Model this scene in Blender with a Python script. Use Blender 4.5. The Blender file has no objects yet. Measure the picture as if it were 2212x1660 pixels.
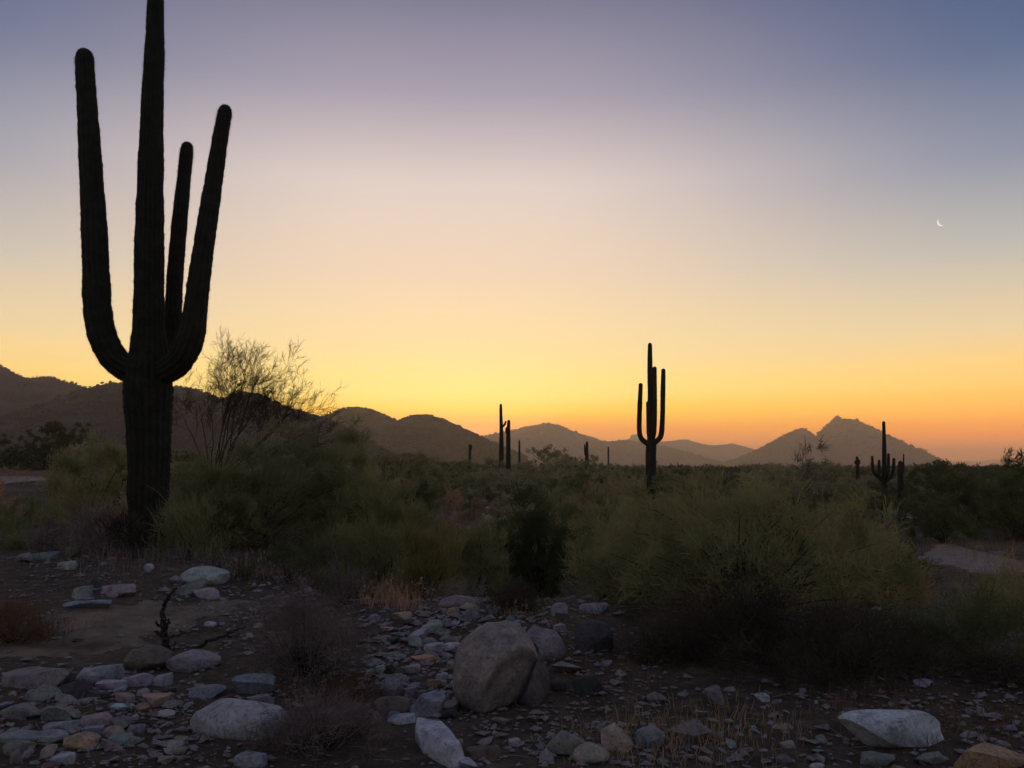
import bpy, math, random
import numpy as np

S = bpy.context.scene
COL = S.collection
R = math.radians

# ------------------------------------------------------------------ camera
F = 1703.0                      # focal length in units of a 2212 px wide frame
EYE = 1.65
PITCH = R(5.87)
cam = bpy.data.objects.new('camera', bpy.data.cameras.new('camera'))
COL.objects.link(cam)
cam.location = (0, 0, EYE)
cam.rotation_euler = (R(90) + PITCH, 0, 0)
cam.data.sensor_width = 36
cam.data.lens = 36 * F / 2212
cam.data.clip_start = 0.05
cam.data.clip_end = 80000
S.camera = cam

# ------------------------------------------------------------------ world
SUN_AZ = -4.5                   # degrees right of the view axis
SUN_EL = 1.2
world = bpy.data.worlds.new('World')
S.world = world
world.use_nodes = True
nt = world.node_tree
nt.nodes.clear()
N = nt.nodes.new
L = nt.links.new


def lin(c, k=1.0):
    o = []
    for v in c:
        v /= 255.0
        o.append(k * (v / 12.92 if v <= 0.04045 else ((v + 0.055) / 1.055) ** 2.4))
    return tuple(o) + (1.0,)


def math_node(tree, op, a, b=None, clamp=False):
    n = tree.nodes.new('ShaderNodeMath')
    n.operation = op
    n.use_clamp = clamp
    for i, v in enumerate((a, b)):
        if v is None:
            continue
        if isinstance(v, (int, float)):
            n.inputs[i].default_value = v
        else:
            tree.links.new(v, n.inputs[i])
    return n.outputs[0]


tc = N('ShaderNodeTexCoord')
sep = N('ShaderNodeSeparateXYZ')
L(tc.outputs['Generated'], sep.inputs[0])
elev = math_node(nt, 'MULTIPLY', math_node(nt, 'ARCSINE', sep.outputs[2]), 180 / math.pi)
# thin level haze streaks low in the sky
vm = N('ShaderNodeVectorMath')
vm.operation = 'MULTIPLY'
vm.inputs[1].default_value = (2.5, 2.5, 70.0)
L(tc.outputs['Generated'], vm.inputs[0])
st = N('ShaderNodeTexNoise')
st.inputs['Scale'].default_value = 1.0
st.inputs['Detail'].default_value = 5
L(vm.outputs[0], st.inputs['Vector'])
streak = math_node(nt, 'MULTIPLY', math_node(nt, 'SUBTRACT', st.outputs['Fac'], 0.5), 2.2)
fade = math_node(nt, 'SUBTRACT', 1.0, math_node(nt, 'DIVIDE', elev, 14.0), True)
elev = math_node(nt, 'ADD', elev, math_node(nt, 'MULTIPLY', streak, fade))
elev_n = math_node(nt, 'DIVIDE', math_node(nt, 'ADD', elev, 10.0), 100.0, True)
azim = math_node(nt, 'ARCTAN2', sep.outputs[0], sep.outputs[1])
azim = math_node(nt, 'MULTIPLY', azim, 180 / math.pi)
dif = math_node(nt, 'ABSOLUTE', math_node(nt, 'SUBTRACT', azim, SUN_AZ))
dif = math_node(nt, 'MINIMUM', dif, math_node(nt, 'SUBTRACT', 360.0, dif))


def ramp(stops):
    n = N('ShaderNodeValToRGB')
    r = n.color_ramp
    r.interpolation = 'LINEAR'
    while len(r.elements) < len(stops):
        r.elements.new(0.5)
    for e, (deg, c, *k) in zip(r.elements, stops):
        e.position = (deg + 10) / 100
        e.color = lin(c, k[0] if k else 1.0)
    L(elev_n, n.inputs[0])
    return n.outputs[0]


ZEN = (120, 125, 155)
toward = ramp([(-1, (228, 122, 80)), (1.2, (255, 140, 44), 1.4), (2.6, (255, 156, 30), 1.55), (3.7, (255, 202, 50), 1.6),
               (5.2, (255, 228, 122), 1.36), (8.5, (255, 225, 162), 1.18), (13.5, (252, 224, 192), 1.04), (20, (238, 220, 211)),
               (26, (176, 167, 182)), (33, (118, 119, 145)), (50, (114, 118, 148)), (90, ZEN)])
aside = ramp([(-1, (255, 138, 84), 1.5), (1.0, (255, 138, 66), 2.3), (2.4, (255, 146, 44), 2.1), (3.4, (255, 180, 68), 1.8),
              (5.2, (255, 202, 104), 1.55), (8.5, (255, 228, 178), 1.05), (13.5, (202, 200, 192)), (19, (144, 153, 174)),
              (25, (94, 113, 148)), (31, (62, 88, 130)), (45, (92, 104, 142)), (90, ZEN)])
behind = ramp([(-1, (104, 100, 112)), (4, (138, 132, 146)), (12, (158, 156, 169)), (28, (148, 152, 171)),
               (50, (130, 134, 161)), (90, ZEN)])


def smooth(v, lo, hi):
    n = N('ShaderNodeMapRange')
    n.interpolation_type = 'SMOOTHSTEP'
    n.inputs[1].default_value = lo
    n.inputs[2].default_value = hi
    L(v, n.inputs[0])
    return n.outputs[0]


def mix(tree, f, a, b):
    n = tree.nodes.new('ShaderNodeMix')
    n.data_type = 'RGBA'
    for sock, v in ((n.inputs[0], f), (n.inputs[6], a), (n.inputs[7], b)):
        if isinstance(v, (int, float)):
            sock.default_value = v
        elif isinstance(v, tuple):
            sock.default_value = v if len(v) == 4 else v + (1,)
        else:
            tree.links.new(v, sock)
    return n.outputs[2]


SKY_STRENGTH = 0.12
glow = mix(nt, smooth(dif, 4, 42), toward, aside)
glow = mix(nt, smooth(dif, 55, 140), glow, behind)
gain = N('ShaderNodeVectorMath')
gain.operation = 'SCALE'
L(glow, gain.inputs[0])
gain.inputs[3].default_value = 1.0 / SKY_STRENGTH
sky = N('ShaderNodeTexSky')
sky.sky_type = 'NISHITA'
sky.sun_disc = False
sky.sun_elevation = R(SUN_EL)
sky.sun_rotation = R(SUN_AZ)
sky.altitude = 500
sky.air_density = 1.2
sky.dust_density = 4.0
sky.ozone_density = 3.0
bg = N('ShaderNodeBackground')
bg.inputs[1].default_value = SKY_STRENGTH
out = N('ShaderNodeOutputWorld')
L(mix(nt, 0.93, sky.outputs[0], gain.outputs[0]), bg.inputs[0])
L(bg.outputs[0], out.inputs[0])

# ------------------------------------------------------------------ sun, exposure
sun = bpy.data.objects.new('sun', bpy.data.lights.new('sun', 'SUN'))
COL.objects.link(sun)
sun.data.energy = 0.5
sun.data.angle = R(2.0)
sun.data.color = (1.0, 0.62, 0.34)
sun.rotation_euler = (R(90 - SUN_EL), 0, R(180 - SUN_AZ))
sun.location = (0, 0, 60)
VS = S.view_settings
VS.view_transform = 'Standard'
VS.look = 'None'
VS.exposure = 0.0
VS.gamma = 1.0
VS.use_curve_mapping = False
S.render.engine = 'CYCLES'
S.cycles.use_denoising = True
S.cycles.max_bounces = 5
S.cycles.diffuse_bounces = 3
S.cycles.transmission_bounces = 3
S.cycles.volume_bounces = 1

# ------------------------------------------------------------------ helpers
RNG = np.random.default_rng(11)


def _hash(ix, iy, seed):
    n = (ix.astype(np.int64) * 374761393 + iy.astype(np.int64) * 668265263 + seed * 974634777) & 0xFFFFFFFF
    n = ((n ^ (n >> 13)) * 1274126177) & 0xFFFFFFFF
    n = (n ^ (n >> 16)) & 0xFFFFFFFF
    return n / 4294967295.0


def vnoise(x, y, seed=0):
    x = np.asarray(x, float)
    y = np.asarray(y, float)
    ix = np.floor(x)
    iy = np.floor(y)
    fx = x - ix
    fy = y - iy
    fx = fx * fx * (3 - 2 * fx)
    fy = fy * fy * (3 - 2 * fy)
    a = _hash(ix, iy, seed)
    b = _hash(ix + 1, iy, seed)
    c = _hash(ix, iy + 1, seed)
    d = _hash(ix + 1, iy + 1, seed)
    return (a * (1 - fx) + b * fx) * (1 - fy) + (c * (1 - fx) + d * fx) * fy


def fbm(x, y, octv=4, seed=0):
    s = 0
    a = 0.5
    for k in range(octv):
        s = s + a * (vnoise(x * 2 ** k, y * 2 ** k, seed + k * 17) - 0.5)
        a *= 0.5
    return s


def sstep(v):
    v = np.clip(v, 0, 1)
    return v * v * (3 - 2 * v)


def terrain(x, y):
    x = np.asarray(x, float)
    y = np.asarray(y, float)
    edge = 9.2 + 8.0 * sstep((-x - 2.2) / 3.0) - 1.2 * sstep((x - 2.0) / 4.0)
    z = -0.95 * sstep((y - edge) / 4.5)
    z = z + 0.35 * sstep((-x - 1.6) / 4.0) * sstep((y - 5.0) / 6.0)
    z = z + 0.14 * np.exp(-((x - 0.2) ** 2 / 8 + (y - 8.4) ** 2 / 1.6))
    z = z + 1.75 * sstep((y - 22) / 40) * sstep((-x - 4) / 30)
    d = np.sqrt(x * x + y * y)
    z = z + 0.16 * fbm(x * 0.55, y * 0.55, 5, 3) * np.clip(d / 5, 0.4, 1.6)
    z = z + 0.9 * fbm(x * 0.06, y * 0.06, 3, 9) * sstep((d - 14) / 40) * (1 - sstep((d - 900) / 2000))
    return z


def ray(px, py):
    u = (px - 1106) / F
    v = -(py - 830) / F
    c, s = math.cos(PITCH), math.sin(PITCH)
    return np.array([u, c - v * s, s + v * c])


TT = np.geomspace(2.0, 400, 3000)


def ground_at(px, py):
    d = ray(px, py)
    d = d / np.linalg.norm(d)
    zz = EYE + TT * d[2]
    below = zz < terrain(TT * d[0], TT * d[1])
    i = int(np.argmax(below)) if below.any() else len(TT) - 1
    t = TT[i]
    x, y = t * d[0], t * d[1]
    return float(x), float(y), float(terrain(x, y))


def at(px, py, Y):
    d = ray(px, py)
    t = Y / d[1]
    return np.array([0, 0, EYE]) + t * d


def gz(x, y):
    return float(terrain(x, y))


def tag(o, label=None, cat=None, group=None, kind=None):
    if label:
        o['label'] = label
    if cat:
        o['category'] = cat
    if group:
        o['group'] = group
    if kind:
        o['kind'] = kind
    return o


def empty(name, loc, label=None, cat=None, group=None):
    o = bpy.data.objects.new(name, None)
    o.empty_display_size = 0.2
    COL.objects.link(o)
    o.location = loc
    return tag(o, label, cat, group)


def np_mesh(name, V, faces, mat, smooth=True):
    """faces: int array (n,3) or (n,4)"""
    me = bpy.data.meshes.new(name)
    V = np.asarray(V, np.float32).reshape(-1, 3)
    fl = faces if isinstance(faces, list) else [faces]
    fl = [np.asarray(f, np.int32) for f in fl if len(f)]
    loops = np.concatenate([f.ravel() for f in fl])
    counts = np.concatenate([np.full(len(f), f.shape[1], np.int32) for f in fl])
    starts = np.concatenate([[0], np.cumsum(counts)[:-1]]).astype(np.int32)
    me.vertices.add(len(V))
    me.vertices.foreach_set('co', V.ravel())
    me.loops.add(len(loops))
    me.loops.foreach_set('vertex_index', loops)
    me.polygons.add(len(counts))
    me.polygons.foreach_set('loop_start', starts)
    me.polygons.foreach_set('use_smooth', np.full(len(counts), smooth, bool))
    me.update(calc_edges=True)
    me.validate()
    if mat:
        me.materials.append(mat)
    return me


def link(name, me, parent=None, loc=(0, 0, 0)):
    o = bpy.data.objects.new(name, me)
    COL.objects.link(o)
    o.parent = parent
    o.location = loc
    return o


# ------------------------------------------------------------------ materials
def new_mat(name):
    m = bpy.data.materials.new(name)
    m.use_nodes = True
    m.node_tree.nodes.clear()
    return m, m.node_tree


def noise(t, scale, detail=4, rough=0.6, coord='Object', vec=None):
    n = t.nodes.new('ShaderNodeTexNoise')
    n.inputs['Scale'].default_value = scale
    n.inputs['Detail'].default_value = detail
    n.inputs['Roughness'].default_value = rough
    if vec is None:
        c = t.nodes.new('ShaderNodeTexCoord')
        vec = c.outputs[coord]
    t.links.new(vec, n.inputs['Vector'])
    return n.outputs['Fac']


def cramp(t, f, stops):
    n = t.nodes.new('ShaderNodeValToRGB')
    r = n.color_ramp
    while len(r.elements) < len(stops):
        r.elements.new(0.5)
    for e, (p, c) in zip(r.elements, stops):
        e.position = p
        e.color = (c + (1,)) if len(c) == 3 else c
    t.links.new(f, n.inputs[0])
    return n.outputs[0]


def bump(t, h, strength, dist):
    n = t.nodes.new('ShaderNodeBump')
    n.inputs['Strength'].default_value = strength
    n.inputs['Distance'].default_value = dist
    t.links.new(h, n.inputs['Height'])
    return n.outputs[0]


def surf(t, col, rough=0.9, normal=None, spec=0.2):
    p = t.nodes.new('ShaderNodeBsdfPrincipled')
    if isinstance(col, tuple):
        p.inputs['Base Color'].default_value = col + (1,)
    else:
        t.links.new(col, p.inputs['Base Color'])
    p.inputs['Roughness'].default_value = rough
    p.inputs['Specular IOR Level'].default_value = spec
    if normal:
        t.links.new(normal, p.inputs['Normal'])
    o = t.nodes.new('ShaderNodeOutputMaterial')
    t.links.new(p.outputs[0], o.inputs[0])


def ground_mat():
    m, t = new_mat('dirt')
    a = noise(t, 0.35, 6, 0.62)
    b = noise(t, 7.0, 6, 0.7)
    c = cramp(t, a, [(0.3, (0.04, 0.029, 0.02)), (0.5, (0.09, 0.066, 0.046)), (0.7, (0.17, 0.127, 0.088))])
    d = cramp(t, b, [(0.32, (0.02, 0.015, 0.011)), (0.5, (0.07, 0.053, 0.039)), (0.72, (0.2, 0.155, 0.12))])
    col = mix(t, 0.55, c, d)
    h = math_node(t, 'ADD', math_node(t, 'MULTIPLY', noise(t, 30, 5, 0.7), 0.6), b)
    surf(t, col, 0.95, bump(t, h, 1.0, 0.05), 0.1)
    return m


def path_mat():
    m, t = new_mat('pale_sand')
    a = noise(t, 3.0, 6, 0.65)
    col = cramp(t, a, [(0.3, (0.15, 0.118, 0.096)), (0.7, (0.3, 0.245, 0.205))])
    surf(t, col, 0.95, bump(t, noise(t, 25, 5, 0.7), 0.5, 0.02), 0.1)
    return m


def sandy_mat():
    m, t = new_mat('brown_sand')
    b = noise(t, 7.0, 6, 0.7)
    col = cramp(t, noise(t, 1.6, 6, 0.66), [(0.35, (0.07, 0.052, 0.037)), (0.6, (0.21, 0.16, 0.112))])
    surf(t, col, 0.95, bump(t, math_node(t, 'ADD', b, noise(t, 30, 5, 0.7)), 0.8, 0.03), 0.1)
    return m


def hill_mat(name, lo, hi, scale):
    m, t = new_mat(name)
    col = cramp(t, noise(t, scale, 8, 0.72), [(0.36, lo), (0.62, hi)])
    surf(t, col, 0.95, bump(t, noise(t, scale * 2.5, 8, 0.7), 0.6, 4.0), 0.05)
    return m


def rock_mat():
    m, t = new_mat('stone')
    oi = t.nodes.new('ShaderNodeObjectInfo')
    c = t.nodes.new('ShaderNodeTexCoord')
    geo = t.nodes.new('ShaderNodeNewGeometry')
    vec = geo.outputs['Position']
    a = noise(t, 9, 7, 0.66, vec=vec)
    b = noise(t, 45, 5, 0.7, vec=vec)
    k = cramp(t, a, [(0.28, (0.45, 0.45, 0.47)), (0.5, (0.92, 0.92, 0.92)), (0.72, (1.35, 1.3, 1.25))])
    k2 = cramp(t, b, [(0.33, (0.55, 0.55, 0.56)), (0.5, (1, 1, 1)), (0.75, (1.25, 1.22, 1.2))])
    def mul(x, y):
        n = t.nodes.new('ShaderNodeMix')
        n.data_type = 'RGBA'
        n.blend_type = 'MULTIPLY'
        n.inputs[0].default_value = 1
        t.links.new(x, n.inputs[6])
        t.links.new(y, n.inputs[7])
        return n.outputs[2]
    col = mul(mul(oi.outputs['Color'], k), k2)
    # mineral seams
    w = t.nodes.new('ShaderNodeTexWave')
    w.inputs['Scale'].default_value = 6
    w.inputs['Distortion'].default_value = 6
    w.inputs['Detail'].default_value = 4
    t.links.new(vec, w.inputs['Vector'])
    h = math_node(t, 'ADD', math_node(t, 'MULTIPLY', b, 0.7), math_node(t, 'MULTIPLY', w.outputs['Fac'], 0.12))
    h = math_node(t, 'ADD', h, a)
    surf(t, col, 0.82, bump(t, h, 0.7, 0.025), 0.3)
    return m


def leaf_mat(name, lo, hi, trans=0.35, scale=2.5):
    m, t = new_mat(name)
    oi = t.nodes.new('ShaderNodeObjectInfo')
    f = noise(t, scale, 3, 0.6)
    f = math_node(t, 'ADD', f, math_node(t, 'MULTIPLY', math_node(t, 'SUBTRACT', oi.outputs['Random'], 0.5), 0.3))
    col = cramp(t, f, [(0.3, lo), (0.7, hi)])
    d = t.nodes.new('ShaderNodeBsdfDiffuse')
    tr = t.nodes.new('ShaderNodeBsdfTranslucent')
    t.links.new(col, d.inputs[0])
    t.links.new(col, tr.inputs[0])
    mx = t.nodes.new('ShaderNodeMixShader')
    mx.inputs[0].default_value = trans
    t.links.new(d.outputs[0], mx.inputs[1])
    t.links.new(tr.outputs[0], mx.inputs[2])
    o = t.nodes.new('ShaderNodeOutputMaterial')
    t.links.new(mx.outputs[0], o.inputs[0])
    return m


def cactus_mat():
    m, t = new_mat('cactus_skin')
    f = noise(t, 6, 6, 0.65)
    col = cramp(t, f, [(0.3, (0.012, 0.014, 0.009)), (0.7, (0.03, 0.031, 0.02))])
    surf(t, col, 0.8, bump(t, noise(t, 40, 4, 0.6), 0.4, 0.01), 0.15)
    return m


def bark_mat(name, lo, hi):
    m, t = new_mat(name)
    col = cramp(t, noise(t, 18, 6, 0.7), [(0.3, lo), (0.7, hi)])
    surf(t, col, 0.9, bump(t, noise(t, 60, 5, 0.7), 0.6, 0.01), 0.1)
    return m


M = {
    'sandy': sandy_mat(),
    'dirt': ground_mat(), 'path': path_mat(), 'rock': rock_mat(), 'cactus': cactus_mat(),
    'spine': bark_mat('spine_straw', (0.05, 0.04, 0.025), (0.1, 0.075, 0.05)),
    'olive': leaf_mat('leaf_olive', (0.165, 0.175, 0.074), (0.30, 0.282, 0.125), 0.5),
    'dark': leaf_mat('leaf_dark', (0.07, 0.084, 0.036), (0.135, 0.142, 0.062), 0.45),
    'yellow': leaf_mat('leaf_yellow', (0.19, 0.175, 0.06), (0.32, 0.26, 0.09), 0.5),
    'grey': leaf_mat('twig_grey', (0.13, 0.105, 0.095), (0.24, 0.19, 0.165), 0.2),
    'russet': leaf_mat('twig_russet', (0.10, 0.055, 0.032), (0.18, 0.11, 0.06), 0.3),
    'tan': leaf_mat('grass_tan', (0.26, 0.17, 0.10), (0.42, 0.29, 0.17), 0.4),
    'pink': leaf_mat('grass_pink', (0.34, 0.2, 0.14), (0.52, 0.34, 0.24), 0.4),
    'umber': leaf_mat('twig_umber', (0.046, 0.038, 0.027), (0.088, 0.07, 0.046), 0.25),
    'sage': leaf_mat('leaf_sage', (0.215, 0.21, 0.115), (0.375, 0.34, 0.19), 0.5),
    'moss': leaf_mat('leaf_moss', (0.15, 0.162, 0.075), (0.27, 0.26, 0.125), 0.5),
    'straw': leaf_mat('grass_straw', (0.2, 0.135, 0.08), (0.36, 0.25, 0.15), 0.4, 0.3),
    'bark': bark_mat('bark', (0.035, 0.028, 0.022), (0.075, 0.06, 0.045)),
    'deadwood': bark_mat('deadwood', (0.02, 0.017, 0.015), (0.06, 0.05, 0.045)),
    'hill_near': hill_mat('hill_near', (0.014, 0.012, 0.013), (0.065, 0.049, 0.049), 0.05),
    'hill_far': hill_mat('hill_far', (0.05, 0.043, 0.047), (0.13, 0.10, 0.105), 0.02),  # mauve tint of the distant haze mixed into the base colour
    'scrub': leaf_mat('scrub', (0.06, 0.064, 0.033), (0.11, 0.10, 0.05), 0.15, 0.05),
}

# ------------------------------------------------------------------ ground
def build_ground():
    az = np.concatenate([np.linspace(-180, -48, 56, endpoint=False), np.linspace(-48, 48, 400, endpoint=False),
                         np.linspace(48, 180, 56, endpoint=False)])
    az = np.radians(az)
    rad = np.concatenate([np.geomspace(0.4, 60, 200, endpoint=False), np.geomspace(60, 9400, 70)])
    A, Q = np.meshgrid(az, rad)
    X = np.sin(A) * Q
    Y = np.cos(A) * Q
    Z = terrain(X, Y)
    V = np.stack([X, Y, Z], -1).reshape(-1, 3)
    V = np.vstack([V, [[0, 0, gz(0, 0)]]])
    n, m = A.shape
    i, j = np.meshgrid(np.arange(n - 1), np.arange(m), indexing='ij')
    j2 = (j + 1) % m
    q = np.stack([i * m + j, i * m + j2, (i + 1) * m + j2, (i + 1) * m + j], -1).reshape(-1, 4)[:, ::-1]
    jj = np.arange(m)
    tri = np.stack([np.full(m, n * m), (jj + 1) % m, jj], -1)
    o = link('ground', np_mesh('ground', V, [q, tri], M['dirt']))
    tag(o, 'dark stony desert ground running from the camera to the hills', kind='structure')


build_ground()


def strip(name, pts, widths, mat, label, lift=0.035):
    pts = np.array(pts, float)
    k = np.arange(len(pts))
    kk = np.linspace(0, len(pts) - 1, 110)
    cx = np.interp(kk, k, pts[:, 0])
    cy = np.interp(kk, k, pts[:, 1])
    w = np.interp(kk, k, widths)
    tx = np.gradient(cx)
    ty = np.gradient(cy)
    ln = np.hypot(tx, ty)
    nx, ny = -ty / ln, tx / ln
    s = np.linspace(-1, 1, 9)
    wob = 1 + 1.1 * fbm(kk[:, None] * 2.6, np.sign(s)[None, :] * 5 + 3, 4, 21)
    X = cx[:, None] + nx[:, None] * s * w[:, None] * wob
    Y = cy[:, None] + ny[:, None] * s * w[:, None] * wob
    Z = terrain(X, Y) + lift - 0.06 * np.abs(s[None, :]) ** 4
    n, m = X.shape
    i, j = np.meshgrid(np.arange(n - 1), np.arange(m - 1), indexing='ij')
    q = np.stack([i * m + j, i * m + j + 1, (i + 1) * m + j + 1, (i + 1) * m + j], -1).reshape(-1, 4)
    o = link(name, np_mesh(name, np.stack([X, Y, Z], -1).reshape(-1, 3), q, mat))
    tag(o, label, kind='structure')


g = [ground_at(*p)[:2] for p in ((2035, 1178), (2070, 1190), (2120, 1212), (2180, 1228), (2250, 1236))]
strip('dirt_path', g, [0.35, 0.9, 1.5, 1.3, 0.9], M['path'], 'pale sandy footpath at the right edge')
g = [ground_at(*p)[:2] for p in ((-60, 1400), (60, 1385), (180, 1360), (300, 1340), (420, 1320), (540, 1300))]
strip('bare_dirt', g, [0.8, 1.0, 1.25, 1.2, 0.8, 0.3], M['sandy'], 'bare brown dirt clearing left of the dead snag', 0.012)
g = [ground_at(*p)[:2] for p in ((2010, 1122), (1950, 1118), (1890, 1118))]
strip('dirt_path', g, [0.5, 0.5, 0.4], M['path'], 'pale bare strip at the foot of the tall right-hand saguaro')
g = [ground_at(*p)[:2] for p in ((30, 1040), (75, 1036), (125, 1038))]
strip('dirt_path', g, [3.2, 4.4, 3.4], M['path'], 'pale sandy clearing far left beside dark bushes', 0.06)

# ------------------------------------------------------------------ hills
def hill(name, prof, D, mat, label, seed, width=2.4, rough=0.05, n=260, m=56, scrub=0, scrub_size=1.6, spur=0.4):
    P = np.array([at(px, py, D) for px, py in prof])
    xs = np.linspace(P[0, 0], P[-1, 0], n)
    # smooth interpolation of the ridge line
    zr = np.interp(xs, P[:, 0], P[:, 2])
    kw = 9 if n < 400 else 5
    ker = np.hanning(kw)
    ker /= ker.sum()
    zr = np.convolve(np.pad(zr, kw // 2, mode='edge'), ker, 'valid')
    span = zr.max() - zr.min()
    base = -1.0
    zr = zr + span * rough * fbm(xs / span * 6, xs * 0, 5, seed) * sstep((zr - base) / (0.3 * span))
    H = np.maximum(zr - base, 0.5)
    v = np.linspace(-1, 1, m)
    Wd = H * width + 12
    wn = 1 + spur * (fbm(xs / span * 1.6, xs * 0 + 7, 3, seed + 5) * 2)
    X = xs[:, None] + 0 * v[None, :]
    Yv = D + v[None, :] * (Wd * wn)[:, None]
    sh = (1 - np.abs(v)) ** 1.15
    Z = base - 6 + (H[:, None] + 6) * sh[None, :]
    damp = (np.abs(v) * (1 - np.abs(v)) * 4)[None, :]
    Z = Z + span * 0.16 * fbm(X / span * 3.0, Yv / span * 3.0, 5, seed + 9) * damp * np.clip(H / span, 0, 1)[:, None]
    V = np.stack([X, Yv, Z], -1)
    i, j = np.meshgrid(np.arange(n - 1), np.arange(m - 1), indexing='ij')
    q = np.stack([i * m + j, (i + 1) * m + j, (i + 1) * m + j + 1, i * m + j + 1], -1).reshape(-1, 4)
    o = link(name, np_mesh(name, V.reshape(-1, 3), q, mat))
    tag(o, label, kind='structure')
    if scrub:
        r = np.random.default_rng(seed)
        a = r.integers(1, n - 1, scrub)
        b = (r.beta(2.2, 1.6, scrub) * (m * 0.56)).astype(int)
        # extra shrubs right on the crest
        k = scrub // 10
        b[:k] = m // 2 + r.integers(-1, 2, k)
        C = V[a, b] + r.normal(0, 1, (scrub, 3)) * np.array([span / n * 1.5, span * 0.04, 0])
        keep = C[:, 2] > 1
        C = C[keep]
        sc = scrub_size * r.lognormal(-0.15, 0.4, len(C))
        ico = ICO0[0]
        vv = ico[None] * r.uniform(0.55, 1.35, (len(C), len(ico), 1)) * np.array([1, 1, 0.8])
        vv = vv * sc[:, None, None] * 0.5 + C[:, None]
        vv[:, :, 2] += (sc * 0.2)[:, None]
        f = ICO0[1][None] + (np.arange(len(C)) * len(ico))[:, None, None]
        so = link('hill_scrub', np_mesh('hill_scrub', vv.reshape(-1, 3), f.reshape(-1, 3), M['scrub'], False))
        tag(so, 'scattered desert scrub covering the ' + label, 'scrub', kind='stuff')


def icosphere(level):
    t = (1 + 5 ** 0.5) / 2
    v = np.array([(-1, t, 0), (1, t, 0), (-1, -t, 0), (1, -t, 0), (0, -1, t), (0, 1, t), (0, -1, -t), (0, 1, -t),
                  (t, 0, -1), (t, 0, 1), (-t, 0, -1), (-t, 0, 1)], float)
    f = [(0, 11, 5), (0, 5, 1), (0, 1, 7), (0, 7, 10), (0, 10, 11), (1, 5, 9), (5, 11, 4), (11, 10, 2), (10, 7, 6),
         (7, 1, 8), (3, 9, 4), (3, 4, 2), (3, 2, 6), (3, 6, 8), (3, 8, 9), (4, 9, 5), (2, 4, 11), (6, 2, 10),
         (8, 6, 7), (9, 8, 1)]
    v = [x / np.linalg.norm(x) for x in v]
    for _ in range(level):
        cache = {}
        nf = []
        def mid(a, b):
            k = (min(a, b), max(a, b))
            if k not in cache:
                x = v[a] + v[b]
                v.append(x / np.linalg.norm(x))
                cache[k] = len(v) - 1
            return cache[k]
        for a, b, c in f:
            ab, bc, ca = mid(a, b), mid(b, c), mid(c, a)
            nf += [(a, ab, ca), (b, bc, ab), (c, ca, bc), (ab, bc, ca)]
        f = nf
    return np.array(v), np.array(f)


ICO0 = icosphere(0)
ICO2 = icosphere(2)
ICO3 = icosphere(3)
ICO5 = icosphere(5)

hill('hill', [(-900, 960), (-600, 850), (-350, 790), (-150, 742), (0, 786), (30, 803), (62, 817), (105, 811), (150, 822),
              (190, 833), (260, 850), (400, 880), (520, 960)], 820, M['hill_near'],
     'steep dark hill rising at the far left edge', 1, scrub=6000, scrub_size=1.7)
hill('hill', [(-500, 985), (-250, 935), (0, 900), (100, 870), (180, 840), (240, 824), (330, 828), (420, 836), (450, 848),
              (478, 862), (500, 851), (530, 845), (562, 850), (620, 877), (680, 896), (705, 900), (760, 930), (860, 985)],
     560, M['hill_near'], 'dark notched ridge behind the tall saguaro and the lacy tree', 2, scrub=9000, scrub_size=1.3,
     rough=0.02)
hill('hill', [(560, 985), (640, 930), (700, 899), (738, 882), (770, 878), (800, 883), (865, 910), (940, 955), (1000, 990)],
     1150, M['hill_near'], 'rounded brown hill left of the middle', 3, scrub=6000, scrub_size=2.5, rough=0.015)
hill('hill', [(780, 985), (835, 930), (868, 905), (895, 896), (925, 896), (962, 906), (1010, 930), (1050, 948), (1090, 966),
              (1140, 988)], 1100, M['hill_near'], 'rounded brown hill with a long right shoulder near the middle', 4,
     scrub=6000, scrub_size=2.5, rough=0.015)
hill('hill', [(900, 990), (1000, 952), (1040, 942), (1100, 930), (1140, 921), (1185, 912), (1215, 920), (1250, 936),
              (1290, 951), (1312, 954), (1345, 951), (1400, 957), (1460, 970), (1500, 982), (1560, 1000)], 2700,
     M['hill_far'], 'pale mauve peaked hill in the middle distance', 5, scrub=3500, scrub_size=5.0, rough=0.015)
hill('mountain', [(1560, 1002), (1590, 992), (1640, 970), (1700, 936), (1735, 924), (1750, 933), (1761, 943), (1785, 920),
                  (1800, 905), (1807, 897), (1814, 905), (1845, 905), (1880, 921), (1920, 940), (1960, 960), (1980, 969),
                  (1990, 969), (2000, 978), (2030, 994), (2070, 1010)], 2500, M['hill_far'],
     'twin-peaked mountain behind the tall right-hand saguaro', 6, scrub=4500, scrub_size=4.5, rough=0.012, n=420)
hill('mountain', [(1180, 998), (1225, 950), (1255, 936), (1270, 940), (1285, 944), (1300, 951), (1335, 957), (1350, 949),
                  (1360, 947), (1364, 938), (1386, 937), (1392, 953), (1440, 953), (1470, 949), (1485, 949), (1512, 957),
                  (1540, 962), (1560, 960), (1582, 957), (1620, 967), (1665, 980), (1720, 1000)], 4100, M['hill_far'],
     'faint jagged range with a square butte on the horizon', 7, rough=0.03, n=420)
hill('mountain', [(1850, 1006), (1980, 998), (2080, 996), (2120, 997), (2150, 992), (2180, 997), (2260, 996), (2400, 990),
                  (2600, 1004)], 8600, M['hill_far'], 'very faint low range on the horizon at far right', 8, rough=0.03)


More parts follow.
